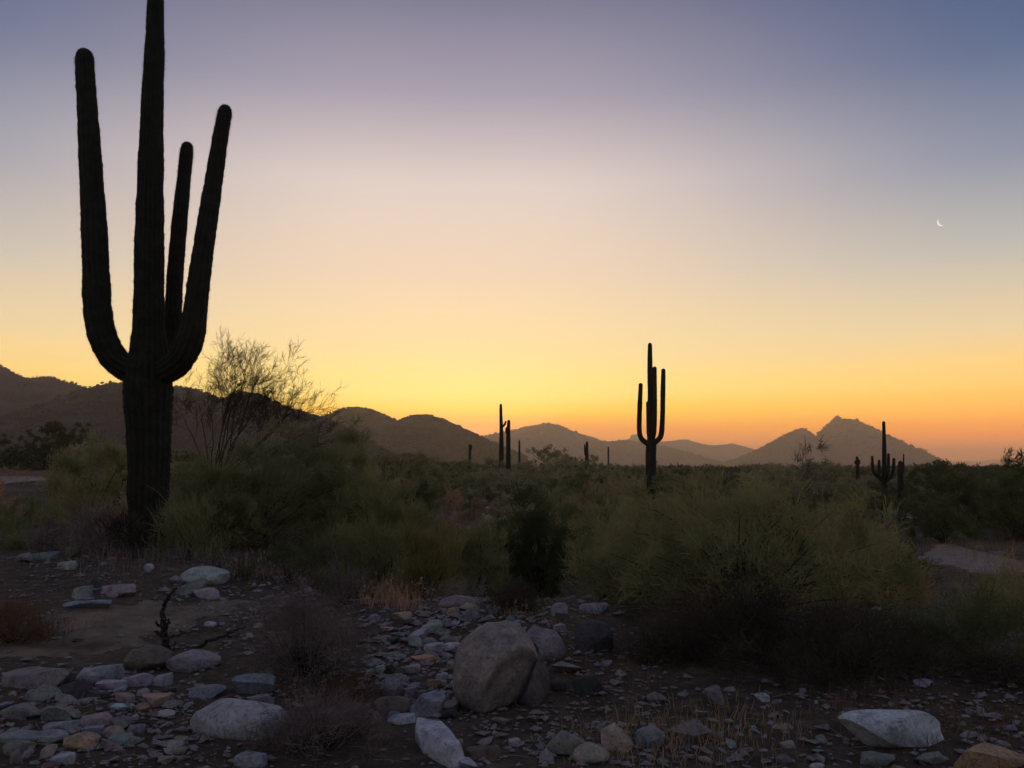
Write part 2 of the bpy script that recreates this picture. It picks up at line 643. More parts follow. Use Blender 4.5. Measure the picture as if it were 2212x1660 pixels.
# ------------------------------------------------------------------ saguaros
def resample(pts, n):
    """Catmull-Rom through rows of pts (any columns)."""
    p = np.array(pts, float)
    p = np.vstack([2 * p[0] - p[1], p, 2 * p[-1] - p[-2]])
    seg = len(p) - 3
    u = np.linspace(0, seg - 1e-6, n)
    i = u.astype(int)
    t = (u - i)[:, None]
    a, b, c, d = p[i], p[i + 1], p[i + 2], p[i + 3]
    return 0.5 * (2 * b + (c - a) * t + (2 * a - 5 * b + 4 * c - d) * t ** 2 + (3 * b - 3 * c + d - a) * t ** 3)


def column(name, pts, rads, ribs, mat, parent, rings=120, sub=5, rough=0.03, seed=0, spines=0):
    r = np.random.default_rng(seed)
    d = resample(np.column_stack([pts, rads]), rings)
    C, rad = d[:, :3], d[:, 3]
    # round the tip
    ln = np.concatenate([[0], np.cumsum(np.linalg.norm(np.diff(C, axis=0), axis=1))])
    tip = ln[-1] - ln
    rt = rad[-1] * 1.02
    extra = 12
    th = np.linspace(0, math.pi / 2, extra + 1)[1:]
    dirn = C[-1] - C[-3]
    dirn /= np.linalg.norm(dirn)
    C = np.vstack([C, C[-1] + dirn * (np.sin(th) * rt * 1.15)[:, None]])
    rad = np.concatenate([rad, rad[-1] * np.maximum(np.cos(th), 0.02)])
    n = len(C)
    s = np.arange(n)
    wob = np.interp(s, np.arange(0, n + 6, 4), 1 + r.normal(0, rough, len(np.arange(0, n + 6, 4))))
    rad = rad * wob
    T = np.gradient(C, axis=0)
    T /= np.linalg.norm(T, axis=1)[:, None]
    ref = np.array([0.0, -1.0, 0.0])
    U = np.cross(T, ref)
    U /= np.linalg.norm(U, axis=1)[:, None]
    W = np.cross(T, U)
    k = ribs * sub
    a = np.linspace(0, 2 * math.pi, k, endpoint=False)
    prof = 1 - 0.13 * (1 - np.abs(np.cos(a * ribs / 2)) ** 0.8)
    prof = prof / prof.max() * 1.01
    RR = rad[:, None] * prof[None]
    RR = RR * (1 + 0.02 * r.normal(0, 1, RR.shape))
    V = C[:, None] + RR[:, :, None] * (np.cos(a)[None, :, None] * U[:, None] + np.sin(a)[None, :, None] * W[:, None])
    i, j = np.meshgrid(np.arange(n - 1), np.arange(k), indexing='ij')
    j2 = (j + 1) % k
    q = np.stack([i * k + j, i * k + j2, (i + 1) * k + j2, (i + 1) * k + j], -1).reshape(-1, 4)
    me = np_mesh(name, V.reshape(-1, 3), q, mat)
    o = link(name, me, parent)
    if spines:
        ii = r.integers(2, n - 1, spines)
        jj = (r.integers(0, ribs, spines) * sub) % k
        p = V[ii, jj]
        c = C[ii]
        od = p - c
        od /= np.linalg.norm(od, axis=1)[:, None] + 1e-9
        dd = od + r.normal(0, 0.6, od.shape)
        dd /= np.linalg.norm(dd, axis=1)[:, None]
        l = r.uniform(0.015, 0.045, spines)[:, None]
        sd = np.cross(dd, r.normal(0, 1, dd.shape))
        sd /= np.linalg.norm(sd, axis=1)[:, None]
        vv = np.stack([p - sd * 0.0016, p + sd * 0.0016, p + dd * l], 1)
        f = np.arange(spines * 3).reshape(-1, 3)
        sp = link('spines', np_mesh('spines', vv.reshape(-1, 3), f, M['spine'], False), o)
        tag(sp, kind='stuff')
    return o


def saguaro(name, label, D, trunk, arms, ribs=16, rings=90, sub=4, spines=0, seed=0, group=None, sink=0.15):
    """trunk / arms: rows (px, py, width px[, depth offset]) ordered from base to tip"""
    def conv(rows, base=None):
        P, Q = [], []
        for row in rows:
            px, py, w = row[:3]
            dy = row[3] if len(row) > 3 else 0
            p = at(px, py, D + dy)
            P.append(p)
            Q.append(0.5 * w * (D + dy) / F)
        return P, Q
    P, Q = conv(trunk)
    z0 = gz(P[0][0], D)
    P[0][2] = min(P[0][2], z0 - sink)
    root = empty(name, (P[0][0], D, z0), label, 'saguaro', group)
    off = np.array(root.location)
    column('trunk', np.array(P) - off, Q, ribs, M['cactus'], root, rings, sub, 0.022, seed, spines)
    for k, a in enumerate(arms):
        P, Q = conv(a)
        column('arm', np.array(P) - off, Q, max(8, int(ribs * 0.72)), M['cactus'], root, rings, sub, 0.026, seed + 7 + k,
               int(spines * 0.5))
    return root


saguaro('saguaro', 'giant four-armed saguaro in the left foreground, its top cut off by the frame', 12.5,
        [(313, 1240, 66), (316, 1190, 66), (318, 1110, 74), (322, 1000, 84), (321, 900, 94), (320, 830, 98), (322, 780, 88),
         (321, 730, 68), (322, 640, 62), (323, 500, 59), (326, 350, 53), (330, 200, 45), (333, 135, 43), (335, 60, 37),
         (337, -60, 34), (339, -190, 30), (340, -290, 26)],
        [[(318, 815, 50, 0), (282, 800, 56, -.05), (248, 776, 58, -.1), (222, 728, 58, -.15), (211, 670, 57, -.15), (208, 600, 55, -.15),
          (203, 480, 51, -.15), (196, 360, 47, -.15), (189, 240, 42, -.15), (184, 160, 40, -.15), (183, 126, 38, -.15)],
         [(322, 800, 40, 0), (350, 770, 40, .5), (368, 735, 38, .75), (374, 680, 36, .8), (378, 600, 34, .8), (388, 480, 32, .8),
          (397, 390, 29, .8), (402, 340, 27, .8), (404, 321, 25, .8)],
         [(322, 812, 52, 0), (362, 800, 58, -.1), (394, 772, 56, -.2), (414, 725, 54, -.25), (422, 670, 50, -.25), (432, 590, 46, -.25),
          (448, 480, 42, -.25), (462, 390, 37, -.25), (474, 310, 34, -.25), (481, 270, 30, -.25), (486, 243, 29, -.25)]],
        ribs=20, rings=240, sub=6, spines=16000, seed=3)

saguaro('saguaro', 'four-armed saguaro standing alone on the plain right of the middle', 46,
        [(1406, 1075, 20), (1406, 1020, 21), (1406, 980, 23), (1407, 955, 21), (1406, 935, 14), (1405, 860, 12.5), (1404, 790, 11), (1404, 746, 9)],
        [[(1406, 964, 9, 0), (1394, 956, 11, -.1), (1384, 945, 11, -.15), (1381, 925, 10.5, -.15), (1382, 880, 10.5, -.15), (1384, 833, 9, -.15)],
         [(1407, 964, 9, 0), (1419, 953, 11, .05), (1428, 940, 11.5, .1), (1431, 905, 11, .1), (1432, 850, 11, .1), (1433, 802, 9.5, .1)],
         [(1407, 955, 9, 0), (1412, 938, 10.5, -.3), (1414, 900, 10.5, -.35), (1414, 850, 10.5, -.35), (1414, 797, 9, -.35)],
         [(1406, 955, 9, 0), (1402, 938, 10, .35), (1401, 900, 10, .4), (1400, 872, 9, .4)]],
        ribs=14, rings=70, seed=21)
saguaro('saguaro', 'slender saguaro with a small raised nub arm, left of the mauve hill', 62,
        [(1084, 1010, 10.5), (1083, 975, 10), (1083, 930, 8), (1082, 895, 6.5), (1082, 876, 5.5)],
        [[(1083, 924, 3.5), (1087, 921, 4.5), (1091, 916, 4.5), (1092, 912, 4)]], ribs=12, rings=50, sub=3, seed=31)
saguaro('saguaro', 'shorter saguaro paired with the slender one left of the mauve hill', 60,
        [(1098, 1010, 10), (1098, 975, 10), (1098, 940, 9), (1099, 911, 6.5)],
        [[(1097, 940, 4), (1094, 933, 5), (1094, 926, 4.5)]], ribs=12, rings=50, sub=3, seed=32)
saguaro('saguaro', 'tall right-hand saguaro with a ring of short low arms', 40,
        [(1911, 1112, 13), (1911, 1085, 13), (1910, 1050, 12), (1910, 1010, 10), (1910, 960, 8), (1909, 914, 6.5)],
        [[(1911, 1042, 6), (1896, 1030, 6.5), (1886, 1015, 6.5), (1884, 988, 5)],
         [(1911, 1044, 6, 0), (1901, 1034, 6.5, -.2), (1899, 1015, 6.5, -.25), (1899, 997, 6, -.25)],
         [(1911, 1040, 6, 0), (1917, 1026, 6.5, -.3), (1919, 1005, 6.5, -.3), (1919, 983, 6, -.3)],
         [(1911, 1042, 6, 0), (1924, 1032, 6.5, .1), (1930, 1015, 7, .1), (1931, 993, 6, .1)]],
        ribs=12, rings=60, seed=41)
saguaro('saguaro', 'stubby short saguaro just right of the tall right-hand one', 38,
        [(1945, 1110, 12), (1945, 1080, 12.5), (1945, 1040, 12), (1944, 1015, 11), (1945, 1001, 9)],
        [[(1945, 1030, 4), (1951, 1018, 4), (1952, 990, 3), (1952, 982, 2.5)]], ribs=12, rings=50, sub=3, seed=42)
saguaro('saguaro', 'tiny dark double-stemmed saguaro below the right end of the mauve hill', 80,
        [(1268, 1010, 7), (1268, 985, 7), (1268, 957, 5)], [[(1268, 990, 4), (1264, 980, 4), (1263, 962, 3)]], ribs=10, rings=30, sub=3, seed=51)
saguaro('saguaro', 'tiny thin saguaro stem right of the slender pair', 110,
        [(1122, 1000, 4.5), (1122, 975, 4.5), (1122, 953, 3.5)], [], ribs=10, rings=30, sub=3, seed=52)
saguaro('saguaro', 'tiny thin saguaro stem in front of the brown hill shoulder', 100,
        [(1015, 1000, 6), (1015, 975, 6), (1015, 962, 4)], [[(1015, 975, 3), (1018, 970, 3), (1018, 963, 3)]], ribs=10, rings=30, sub=3, seed=53)
saguaro('saguaro', 'tiny thin saguaro stem between the double-stemmed one and the four-armed one', 130,
        [(1314, 1000, 3.5), (1314, 980, 3.5), (1314, 967, 3)], [], ribs=10, rings=24, sub=3, seed=54)
saguaro('saguaro', 'small bushy-topped cactus left of the tall right-hand saguaro', 60,
        [(1852, 1015, 7), (1852, 1000, 7), (1851, 988, 4)], [[(1852, 1005, 3), (1856, 1002, 4), (1857, 995, 3)], [(1852, 1005, 3), (1848, 1002, 4), (1847, 997, 3)]],
        ribs=10, rings=24, sub=3, seed=55)


# ------------------------------------------------------------------ vegetation
def tubes(P0, P1, r0, r1, sides=3):
    P0 = np.asarray(P0)
    P1 = np.asarray(P1)
    d = P1 - P0
    d = d / (np.linalg.norm(d, axis=1)[:, None] + 1e-9)
    ref = np.where(np.abs(d[:, 2:3]) > 0.9, np.array([[1.0, 0, 0]]), np.array([[0, 0, 1.0]]))
    u = np.cross(d, ref)
    u /= np.linalg.norm(u, axis=1)[:, None] + 1e-9
    w = np.cross(d, u)
    n = len(P0)
    a = np.arange(sides) * 2 * math.pi / sides
    ring = np.cos(a)[None, :, None] * u[:, None] + np.sin(a)[None, :, None] * w[:, None]
    A = P0[:, None] + ring * np.asarray(r0).reshape(-1, 1, 1)
    B = P1[:, None] + ring * np.asarray(r1).reshape(-1, 1, 1)
    V = np.concatenate([A, B], 1).reshape(-1, 3)
    k = np.arange(sides)
    q = np.stack([k, (k + 1) % sides, (k + 1) % sides + sides, k + sides], -1)
    Fq = (q[None] + (np.arange(n) * 2 * sides)[:, None, None]).reshape(-1, 4)
    return V, Fq


def blades(r, p0, d, l, w, bend=0.35):
    """thin two-segment twigs: 5 vertices, 3 triangles each"""
    n = len(p0)
    d = d / (np.linalg.norm(d, axis=1)[:, None] + 1e-9)
    sd = np.cross(d, r.normal(0, 1, d.shape))
    sd /= np.linalg.norm(sd, axis=1)[:, None] + 1e-9
    l = np.asarray(l).reshape(-1, 1)
    w = np.asarray(w).reshape(-1, 1) * 0.5
    p1 = p0 + d * l * 0.55
    p2 = p1 + (d + r.normal(0, bend, d.shape)) * l * 0.5
    V = np.stack([p0 - sd * w, p0 + sd * w, p1 + sd * w * 0.8, p1 - sd * w * 0.8, p2], 1)
    f = np.array([[0, 1, 2], [0, 2, 3], [3, 2, 4]])
    Fc = (f[None] + (np.arange(n) * 5)[:, None, None]).reshape(-1, 3)
    return V.reshape(-1, 3), Fc


def bush_meshes(seed, rx, ry, h, stems, layers, blen, bw, mat, up=0.5, lobes=9, stem_r=0.02, bark='bark', per=34, cap=60000, low=0.0, wild=0.6):
    """(stem mesh, foliage mesh) of a shrub with its base at the origin: lobes of twig sprays carried by stems"""
    r = np.random.default_rng(seed)
    nb = int(min(cap, max(500, layers * 1.6 * rx * h / (blen * bw * 0.5))))
    n = max(12, nb // per)
    # lobe centres and sizes in the unit half-ellipsoid
    la = r.uniform(0, 2 * math.pi) + np.arange(lobes) * 2.39996
    lr = np.sqrt((np.arange(lobes) + 0.5) / lobes) * r.uniform(0.6, 0.8, lobes)
    lz = np.clip((1 - lr ** 1.6) * r.uniform(0.45, 0.85, lobes), 0.10, 1)
    lz = np.where(np.arange(lobes) % 3 == 1, lz * 0.45, lz)
    LC = np.stack([np.cos(la) * lr, np.sin(la) * lr, lz], -1)
    LS = r.uniform(0.18, 0.46, lobes)
    pr = LS ** 2 / (LS ** 2).sum()
    li = r.choice(lobes, n, p=pr)
    d = r.normal(0, 1, (n, 3))
    d[:, 2] = d[:, 2] * 0.9 + 0.25
    d /= np.linalg.norm(d, axis=1)[:, None]
    rf = 0.25 + 0.75 * r.uniform(0, 1, n) ** 0.6
    c = LC[li] + d * (rf * LS[li])[:, None] * np.array([1, 1, 0.85])
    lo, hi = np.percentile(c, 1, axis=0), np.percentile(c, 98.5, axis=0)
    tip = blen * 0.6
    C = np.empty_like(c)
    C[:, 0] = (c[:, 0] - (lo[0] + hi[0]) / 2) / (hi[0] - lo[0]) * 2 * max(rx - tip, rx * 0.6)
    C[:, 1] = (c[:, 1] - (lo[1] + hi[1]) / 2) / (hi[1] - lo[1]) * 2 * max(ry - tip, ry * 0.6)
    C[:, 2] = np.clip(c[:, 2], 0.03, None) / hi[2] * max(h - tip * (0.5 + up * 0.5), h * 0.6)
    lcw = np.stack([LC[:, 0] * rx, LC[:, 1] * ry, LC[:, 2] * h * 0.8], -1)
    # stems reaching into the lobes
    k = min(stems, n)
    idx = r.choice(n, k, replace=False)
    b0 = np.stack([r.normal(0, 0.06 * rx, k), r.normal(0, 0.06 * ry, k), np.full(k, -0.05)], -1)
    t = np.linspace(0, 1, 7)
    E = C[idx]
    mid = np.stack([E[:, 0] * 0.35, E[:, 1] * 0.35, E[:, 2] * 0.62], -1) + r.normal(0, 0.07, (k, 3)) * np.array([rx, ry, h])
    path = ((1 - t) ** 2)[None, :, None] * b0[:, None] + (2 * t * (1 - t))[None, :, None] * mid[:, None] + (t ** 2)[None, :, None] * E[:, None]
    path[:, 1:-1] += r.normal(0, 0.022, (k, 5, 3)) * h
    rad = stem_r * (1 - 0.85 * t)
    V, Fq = tubes(path[:, :-1].reshape(-1, 3), path[:, 1:].reshape(-1, 3), np.tile(rad[:-1], k), np.tile(rad[1:], k), 4)
    sm = np_mesh('stems', V, Fq, M[bark])
    # twig sprays
    ci = np.repeat(np.arange(n), per)
    m = len(ci)
    outd = C - lcw[li]
    outd /= np.linalg.norm(outd, axis=1)[:, None] + 1e-9
    lean = outd * 0.6 + np.array([0, 0, up * 0.8]) + r.normal(0, 0.45, (n, 3))
    p0 = C[ci] + r.normal(0, 1, (m, 3)) * blen * 0.36
    dd = lean[ci] + r.normal(0, wild, (m, 3))
    V, Fc = blades(r, p0, dd, blen * r.uniform(0.4, 1.3, m), bw * r.uniform(0.6, 1.3, m))
    V[:, 2] = np.maximum(V[:, 2], 0.0)
    fm = np_mesh('foliage', V, Fc, M[mat], False)
    return sm, fm


def place(name, label, cat, meshes, loc, rz=0, scale=1.0, group=None):
    root = empty(name, loc, label, cat, group)
    root.rotation_euler = (0, 0, rz)
    root.scale = (scale,) * 3 if not hasattr(scale, '__len__') else scale
    for nm, me in zip(('stems', 'foliage'), meshes):
        link(nm, me, root)
    return root


def bush(name, label, px, D, top, wpx, mat, seed, layers=4.5, cat='bush', depth=0.8, group=None, blen=None, bw=None, up=0.5,
         lobes=9, stems=26, bark='bark', stem_r=None, per=46, cap=60000, low=0.0):
    """a unique bush: horizontal place px at distance D, its top at picture row `top`, wpx wide"""
    x, y = at(px, 1005, D)[0], D
    z = gz(x, y)
    h = max(at(px, top, D)[2] - z, 0.15)
    rx = 0.5 * wpx * D / F
    blen = blen or min(0.24, 0.12 + 0.03 * h)
    bw = bw or max(0.004, D * 0.0009)
    layers *= 0.72
    ms = bush_meshes(seed, rx, rx * depth, h, stems, layers, blen, bw, mat, up, lobes, stem_r or max(0.006, 0.01 * h), bark, per, cap, low)
    return place(name, label, cat, ms, (x, y, z - 0.02), group=group)


# --- the lacy palo verde behind the giant saguaro
def lacy_tree():
    r = np.random.default_rng(77)
    D = 18.0
    base = at(455, 1150, D)
    x, y = base[0], D
    z = gz(x, y)
    root = empty('palo_verde_tree', (x, y, z), 'lacy palo verde tree with bare upswept twigs against the sky behind the giant saguaro', 'tree')
    segs = []

    def grow(p, d, l, rad, lev):
        n = 8 if lev == 1 else 5 if lev == 2 else 4
        d0 = d.copy()
        for i in range(n):
            d2 = d * 0.8 + d0 * 0.25 + r.normal(0, 0.13 if lev == 1 else 0.2, 3) + np.array([0.015, 0, 0.03])
            d2 /= np.linalg.norm(d2)
            q = p + d2 * l / n
            r2 = rad * (0.93 if lev == 1 else 0.88)
            segs.append((p, q, rad, r2, lev))
            p, d, rad = q, d2, r2
            if lev < 5 and i >= (4 if lev == 1 else 1):
                a = r.normal(0, 1, 3)
                a -= a.dot(d) * d
                a /= np.linalg.norm(a)
                nd = d * 0.8 + a * r.uniform(0.3, 0.75) + np.array([0.04, 0, 0.1])
                nd /= np.linalg.norm(nd)
                grow(p, nd, l * (r.uniform(0.22, 0.36) if lev == 1 else r.uniform(0.45, 0.72)), rad * 0.62, lev + 1)
    off = np.array([x, y, z])
    starts = []
    # main limbs aimed at picture points: fan up, right and low right
    o0 = np.array([0, 0, 0.0])
    trunk_top = at(462, 1030, D) - off
    segs.append((o0 + np.array([0, 0, -.1]), trunk_top * 0.5 + np.array([.05, 0, 0]), 0.10, 0.085, 0))
    segs.append((trunk_top * 0.5 + np.array([.05, 0, 0]), trunk_top, 0.085, 0.075, 0))
    for (ax, ay, dy, ln, rd) in ((452, 800, 0, .46, .016), (425, 810, .5, .4, .014), (535, 775, -.2, .55, .017), (560, 790, .4, .52, .016), (600, 825, -.4, .52, .016),
                                 (645, 880, .2, .55, .015), (405, 840, 0, .35, .012), (500, 785, .7, .5, .016), (580, 790, .1, .52, .016), (630, 860, -.3, .52, .015),
                                 (660, 900, .3, .5, .014), (480, 810, -.6, .45, .014), (545, 760, .2, .46, .015), (520, 820, -.5, .5, .015), (610, 870, .6, .52, .015),
                                 (640, 895, -.5, .5, .014), (620, 885, .1, .5, .014), (575, 840, .5, .5, .014), (440, 850, -.4, .4, .012)):
        q = at(ax, ay, D + dy) - off
        st = o0 + (trunk_top - o0) * r.uniform(0.6, 1.0)
        v = q - st
        dist = np.linalg.norm(v)
        v = v / dist + r.normal(0, 0.1, 3)
        grow(st, v / np.linalg.norm(v), dist * (0.86 if ax >= 595 else 0.8), rd * 1.1, 1)
    P0 = np.array([s[0] for s in segs])
    P1 = np.array([s[1] for s in segs])
    r0 = np.array([s[2] for s in segs])
    r1 = np.array([s[3] for s in segs])
    lev = np.array([s[4] for s in segs])
    big = lev <= 1
    V, Fq = tubes(P0[big], P1[big], r0[big], r1[big], 6)
    link('trunk', np_mesh('trunk', V, Fq, M['bark']), root)
    V, Fq = tubes(P0[~big], P1[~big], np.maximum(r0[~big], 0.0026), np.maximum(r1[~big], 0.0022), 3)
    fine = lev >= 3
    n0 = int(fine.sum())
    rep = 1
    pp = np.repeat(P1[fine], rep, 0)
    dd = np.repeat((P1 - P0)[fine], rep, 0)
    dd = dd / (np.linalg.norm(dd, axis=1)[:, None] + 1e-9) + r.normal(0, 0.45, dd.shape) + np.array([0.1, 0, 0.25])
    V2, F2 = blades(r, pp, dd, r.uniform(0.06, 0.17, len(pp)), r.uniform(0.0035, 0.006, len(pp)))
    me = np_mesh('crown', np.vstack([V, V2]), [Fq, F2 + len(V)], M['umber'])
    link('crown', me, root)
    print('lacy segs', len(segs))


lacy_tree()

# --- big individual bushes (picture column, distance, top row, width)
bush('palo_verde_bush', 'dense dark palo verde bush filling the space right of the giant saguaro trunk', 565, 14.6, 935, 400, 'moss', 101, 4.5, lobes=16)
bush('palo_verde_bush', 'green bush right of the lacy tree, sloping down to the plain', 705, 17.5, 935, 260, 'olive', 102, 4.5, lobes=11)
bush('palo_verde_bush', 'olive feathery bush left of the dark hollow in the wash', 830, 12.6, 1045, 320, 'olive', 103, 4.5, up=0.9, lobes=12)
bush('palo_verde_bush', 'bright yellow-green upright bush at the rim of the wash', 915, 11.2, 1135, 170, 'yellow', 104, 3.5, up=1.3)
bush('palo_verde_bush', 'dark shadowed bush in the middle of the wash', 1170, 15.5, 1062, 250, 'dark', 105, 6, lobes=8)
bush('palo_verde_bush', 'huge feathery palo verde bush dominating the right half', 1620, 8.8, 1040, 600, 'olive', 106, 4.5, depth=0.62, stems=110, blen=0.17,
     bw=0.0095, stem_r=0.016, lobes=24, cap=80000)
bush('palo_verde_bush', 'feathery olive bush forming the left flank of the huge one', 1390, 9.6, 1095, 330, 'olive', 136, 4.2, lobes=12, blen=0.17, bw=0.0095, stems=50)
bush('palo_verde_bush', 'olive bush hanging over the wash left of the huge feathery bush', 1310, 12.5, 1100, 180, 'moss', 107, 4.5, lobes=10)
bush('palo_verde_bush', 'olive bush closing the right end of the huge feathery bush', 1850, 9.8, 1090, 220, 'olive', 108, 4.5, lobes=11)
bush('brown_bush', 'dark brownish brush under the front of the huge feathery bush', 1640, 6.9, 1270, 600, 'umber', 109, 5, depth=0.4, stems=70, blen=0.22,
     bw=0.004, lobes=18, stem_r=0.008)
bush('brown_bush', 'dark brush at the lower right below the sandy path', 2070, 6.7, 1285, 420, 'dark', 110, 4, depth=0.5, lobes=14)
bush('creosote_bush', 'leafy bush at the right edge below the sandy path', 2150, 9.0, 1240, 260, 'olive', 111, 4, lobes=10)
bush('brittlebush', 'small round dark dome bush behind the rubble', 1122, 8.15, 1258, 126, 'umber', 112, 6, blen=0.09, bw=0.005, up=0.25, depth=1.0, stems=16, lobes=22)
bush('grey_bush', 'small grey twiggy bush right of the dome bush', 1240, 10.6, 1262, 62, 'grey', 113, 2, blen=0.12, bw=0.005)
bush('grey_bush', 'low grey twiggy bush behind the reddish boulder', 985, 10.3, 1262, 130, 'grey', 114, 2, blen=0.14, bw=0.005)
bush('creosote_bush', 'dark green bush left of the giant saguaro', 215, 21, 930, 250, 'olive', 115, 4.5, lobes=11)
bush('creosote_bush', 'dark bush above the pale clearing at far left', 95, 72, 915, 240, 'dark', 116, 5, lobes=12)
bush('creosote_bush', 'low bush at the left edge below the pale clearing', 40, 17, 1075, 200, 'olive', 117, 3.5)
bush('grey_bush', 'spindly grey shrub in front of the giant saguaro base on the left', 235, 11.4, 1085, 130, 'grey', 118, 1.6, up=1.2, blen=0.28)
bush('grey_bush', 'spindly shrub right of the giant saguaro base', 415, 11.2, 1075, 170, 'olive', 119, 2.5, up=1.5, blen=0.32)
bush('grey_bush', 'dark twiggy shrub below the dense palo verde bush', 620, 10.6, 1170, 220, 'dark', 120, 3.5, up=1.0)
bush('grey_bush', 'dark twiggy shrub left of the pinkish dry grass', 745, 9.0, 1200, 120, 'grey', 121, 2, up=1.1, blen=0.2, bw=0.0045)
bush('grey_bush', 'large grey-brown dead shrub left of the big boulder', 668, 6.3, 1275, 270, 'grey', 122, 3.0, blen=0.13, bw=0.003, stems=140, stem_r=0.005, up=0.7, lobes=14,
     bark='deadwood')
bush('grey_bush', 'grey-brown dead shrub at the bottom left of centre', 700, 4.8, 1490, 290, 'grey', 123, 2.8, blen=0.1, bw=0.0025, stems=140, stem_r=0.004, up=0.5, lobes=14,
     bark='deadwood')
bush('brown_bush', 'low reddish-brown shrub at the left edge', 45, 7.2, 1300, 190, 'russet', 124, 3.4, blen=0.12, bw=0.0035, stems=60, stem_r=0.005, lobes=12)
bush('brown_bush', 'low russet shrub between the dead shrubs', 775, 5.7, 1440, 150, 'russet', 125, 2.4, blen=0.1, bw=0.003, stems=40, stem_r=0.004)
bush('creosote_bush', 'tall dark bush at the right edge with an airy top', 2165, 33, 982, 130, 'dark', 126, 3, lobes=7)
bush('creosote_bush', 'wide dark bush right of the stubby saguaro', 2050, 35, 1008, 230, 'dark', 127, 5)
bush('creosote_bush', 'dark bush at the right edge below the airy-topped one', 2190, 28, 1025, 170, 'dark', 128, 5)
bush('creosote_bush', 'dark bush overhanging the stony strip right of the stubby saguaro', 2030, 27, 1065, 150, 'dark', 129, 5)
bush('creosote_bush', 'low dark bush left of the sandy path', 1955, 16.5, 1175, 130, 'dark', 130, 4.5)
bush('creosote_bush', 'pale thin bush in front of the twin-peaked mountain', 1745, 30, 960, 70, 'grey', 131, 0.35, blen=0.3, lobes=6, stem_r=0.01)

bush('grey_bush', 'low grey-green brush at the left edge above the stones', 60, 13.5, 1100, 240, 'olive', 132, 2.5, up=0.8)
bush('grey_bush', 'low dark brush in front of the stones at far left', 150, 12.0, 1120, 190, 'grey', 133, 2, up=0.8)
bush('brown_bush', 'dark brown brush at the lower right beside the big blue-white boulder', 1900, 6.3, 1370, 330, 'umber', 134, 2.5, depth=0.5, stems=50, blen=0.16, bw=0.004,
     stem_r=0.006, lobes=14)
bush('brown_bush', 'thin russet brush in front of the huge bush on the left', 1400, 7.9, 1310, 240, 'umber', 135, 1.6, depth=0.5, stems=50, blen=0.16, bw=0.004, stem_r=0.006, lobes=12)

bush('grey_bush', 'dark brush right in front of the foot of the giant saguaro', 305, 11.3, 1110, 130, 'umber', 137, 3, up=0.9, blen=0.2)

for i, (px, D, top, w, mt, lay, lab) in enumerate((
        (740, 15.2, 1005, 190, 'olive', 4.5, 'olive bush between the dense bush and the feathery one'),
        (930, 15.5, 1100, 130, 'moss', 4.5, 'mossy bush behind the bright yellow-green one'),
        (1040, 14.0, 1132, 150, 'olive', 4.5, 'olive bush in the wash below the round tan mound'),
        (1235, 17.0, 1085, 120, 'olive', 4.5, 'olive bush right behind the dark wash bush'),
        (1290, 20.0, 1062, 110, 'moss', 4.5, 'mossy bush farther back right of the dark wash bush'),
        (480, 13.4, 1015, 190, 'olive', 4.5, 'olive bush beside the giant saguaro trunk on the right'),
        (790, 19.5, 985, 170, 'sage', 4.0, 'pale sage bush standing above the olive feathery bush'),
        (890, 23.0, 1008, 130, 'moss', 4.5, 'mossy bush behind the two chollas'),
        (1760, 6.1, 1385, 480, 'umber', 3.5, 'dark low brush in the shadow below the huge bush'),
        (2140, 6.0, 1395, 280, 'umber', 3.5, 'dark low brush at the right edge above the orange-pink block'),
        (1480, 6.7, 1375, 230, 'umber', 2.5, 'thin dark brush right of the black angular rock'))):
    bush('brown_bush' if mt == 'umber' else 'palo_verde_bush', lab, px, D, top, w, mt, 160 + i, lay, lobes=11, depth=0.5 if mt == 'umber' else 0.8)

# --- tan grass mounds
bush('grass_mound', 'round tan grass mound in the middle of the plain', 1028, 38, 1078, 74, 'tan', 140, 4.5, cat='grass', blen=0.16, up=0.35, stems=6, lobes=22, depth=1.0)
bush('grass_mound', 'tan grass mound left of the sandy path', 1965, 14.6, 1235, 110, 'tan', 141, 2, cat='grass', blen=0.22, stems=6, up=0.9)
bush('grass_mound', 'tan grass mound at the right edge by the sandy path', 2195, 13.6, 1205, 110, 'tan', 142, 2, cat='grass', blen=0.22, stems=6, up=0.9)
bush('grass_mound', 'tan grass mound by the pale clearing at far left', 12, 30, 1042, 90, 'tan', 143, 2.5, cat='grass', blen=0.3, stems=6, up=0.9)
bush('grass_mound', 'tan grass mound left of the giant saguaro base', 250, 13.4, 1085, 90, 'tan', 144, 0.8, cat='grass', blen=0.3, stems=6, up=1.4)
for i, (px, D, top, w) in enumerate(((1270, 34, 1044, 90), (1330, 36, 1046, 80), (1300, 31, 1052, 120), (960, 27, 1058, 70), (870, 25, 1066, 60))):
    bush('grass_mound', ('left of three tan grass mounds below the four-armed plain saguaro', 'right of three tan grass mounds below the four-armed plain saguaro',
                         'lowest of three tan grass mounds below the four-armed plain saguaro', 'small tan grass mound above the round tan one',
                         'small tan grass mound beside the pale-topped chollas')[i], px, D, top, w, 'tan', 150 + i, 1.5, cat='grass', blen=0.3, stems=6, up=0.9)


# --- scrub on the plain: individuals copied from a few kinds
KMAT = ('sage', 'moss', 'moss', 'sage', 'olive', 'dark', 'straw')
KINDS = [bush_meshes(200 + k, 1.0, 0.95, 1.1, 30, 2.6, 0.085, 0.026, KMAT[k], stem_r=0.012, lobes=(8, 11, 9, 12, 7, 10, 22)[k], up=0.3, wild=0.8, per=26) for k in range(7)]


def skyline(px):
    return np.interp(px, [-200, 300, 700, 800, 960, 1100, 1200, 1300, 1400, 1550, 1700, 1850, 1950, 2100, 2300],
                     [960, 960, 985, 972, 985, 990, 962, 978, 985, 982, 990, 1000, 1003, 1003, 1000])


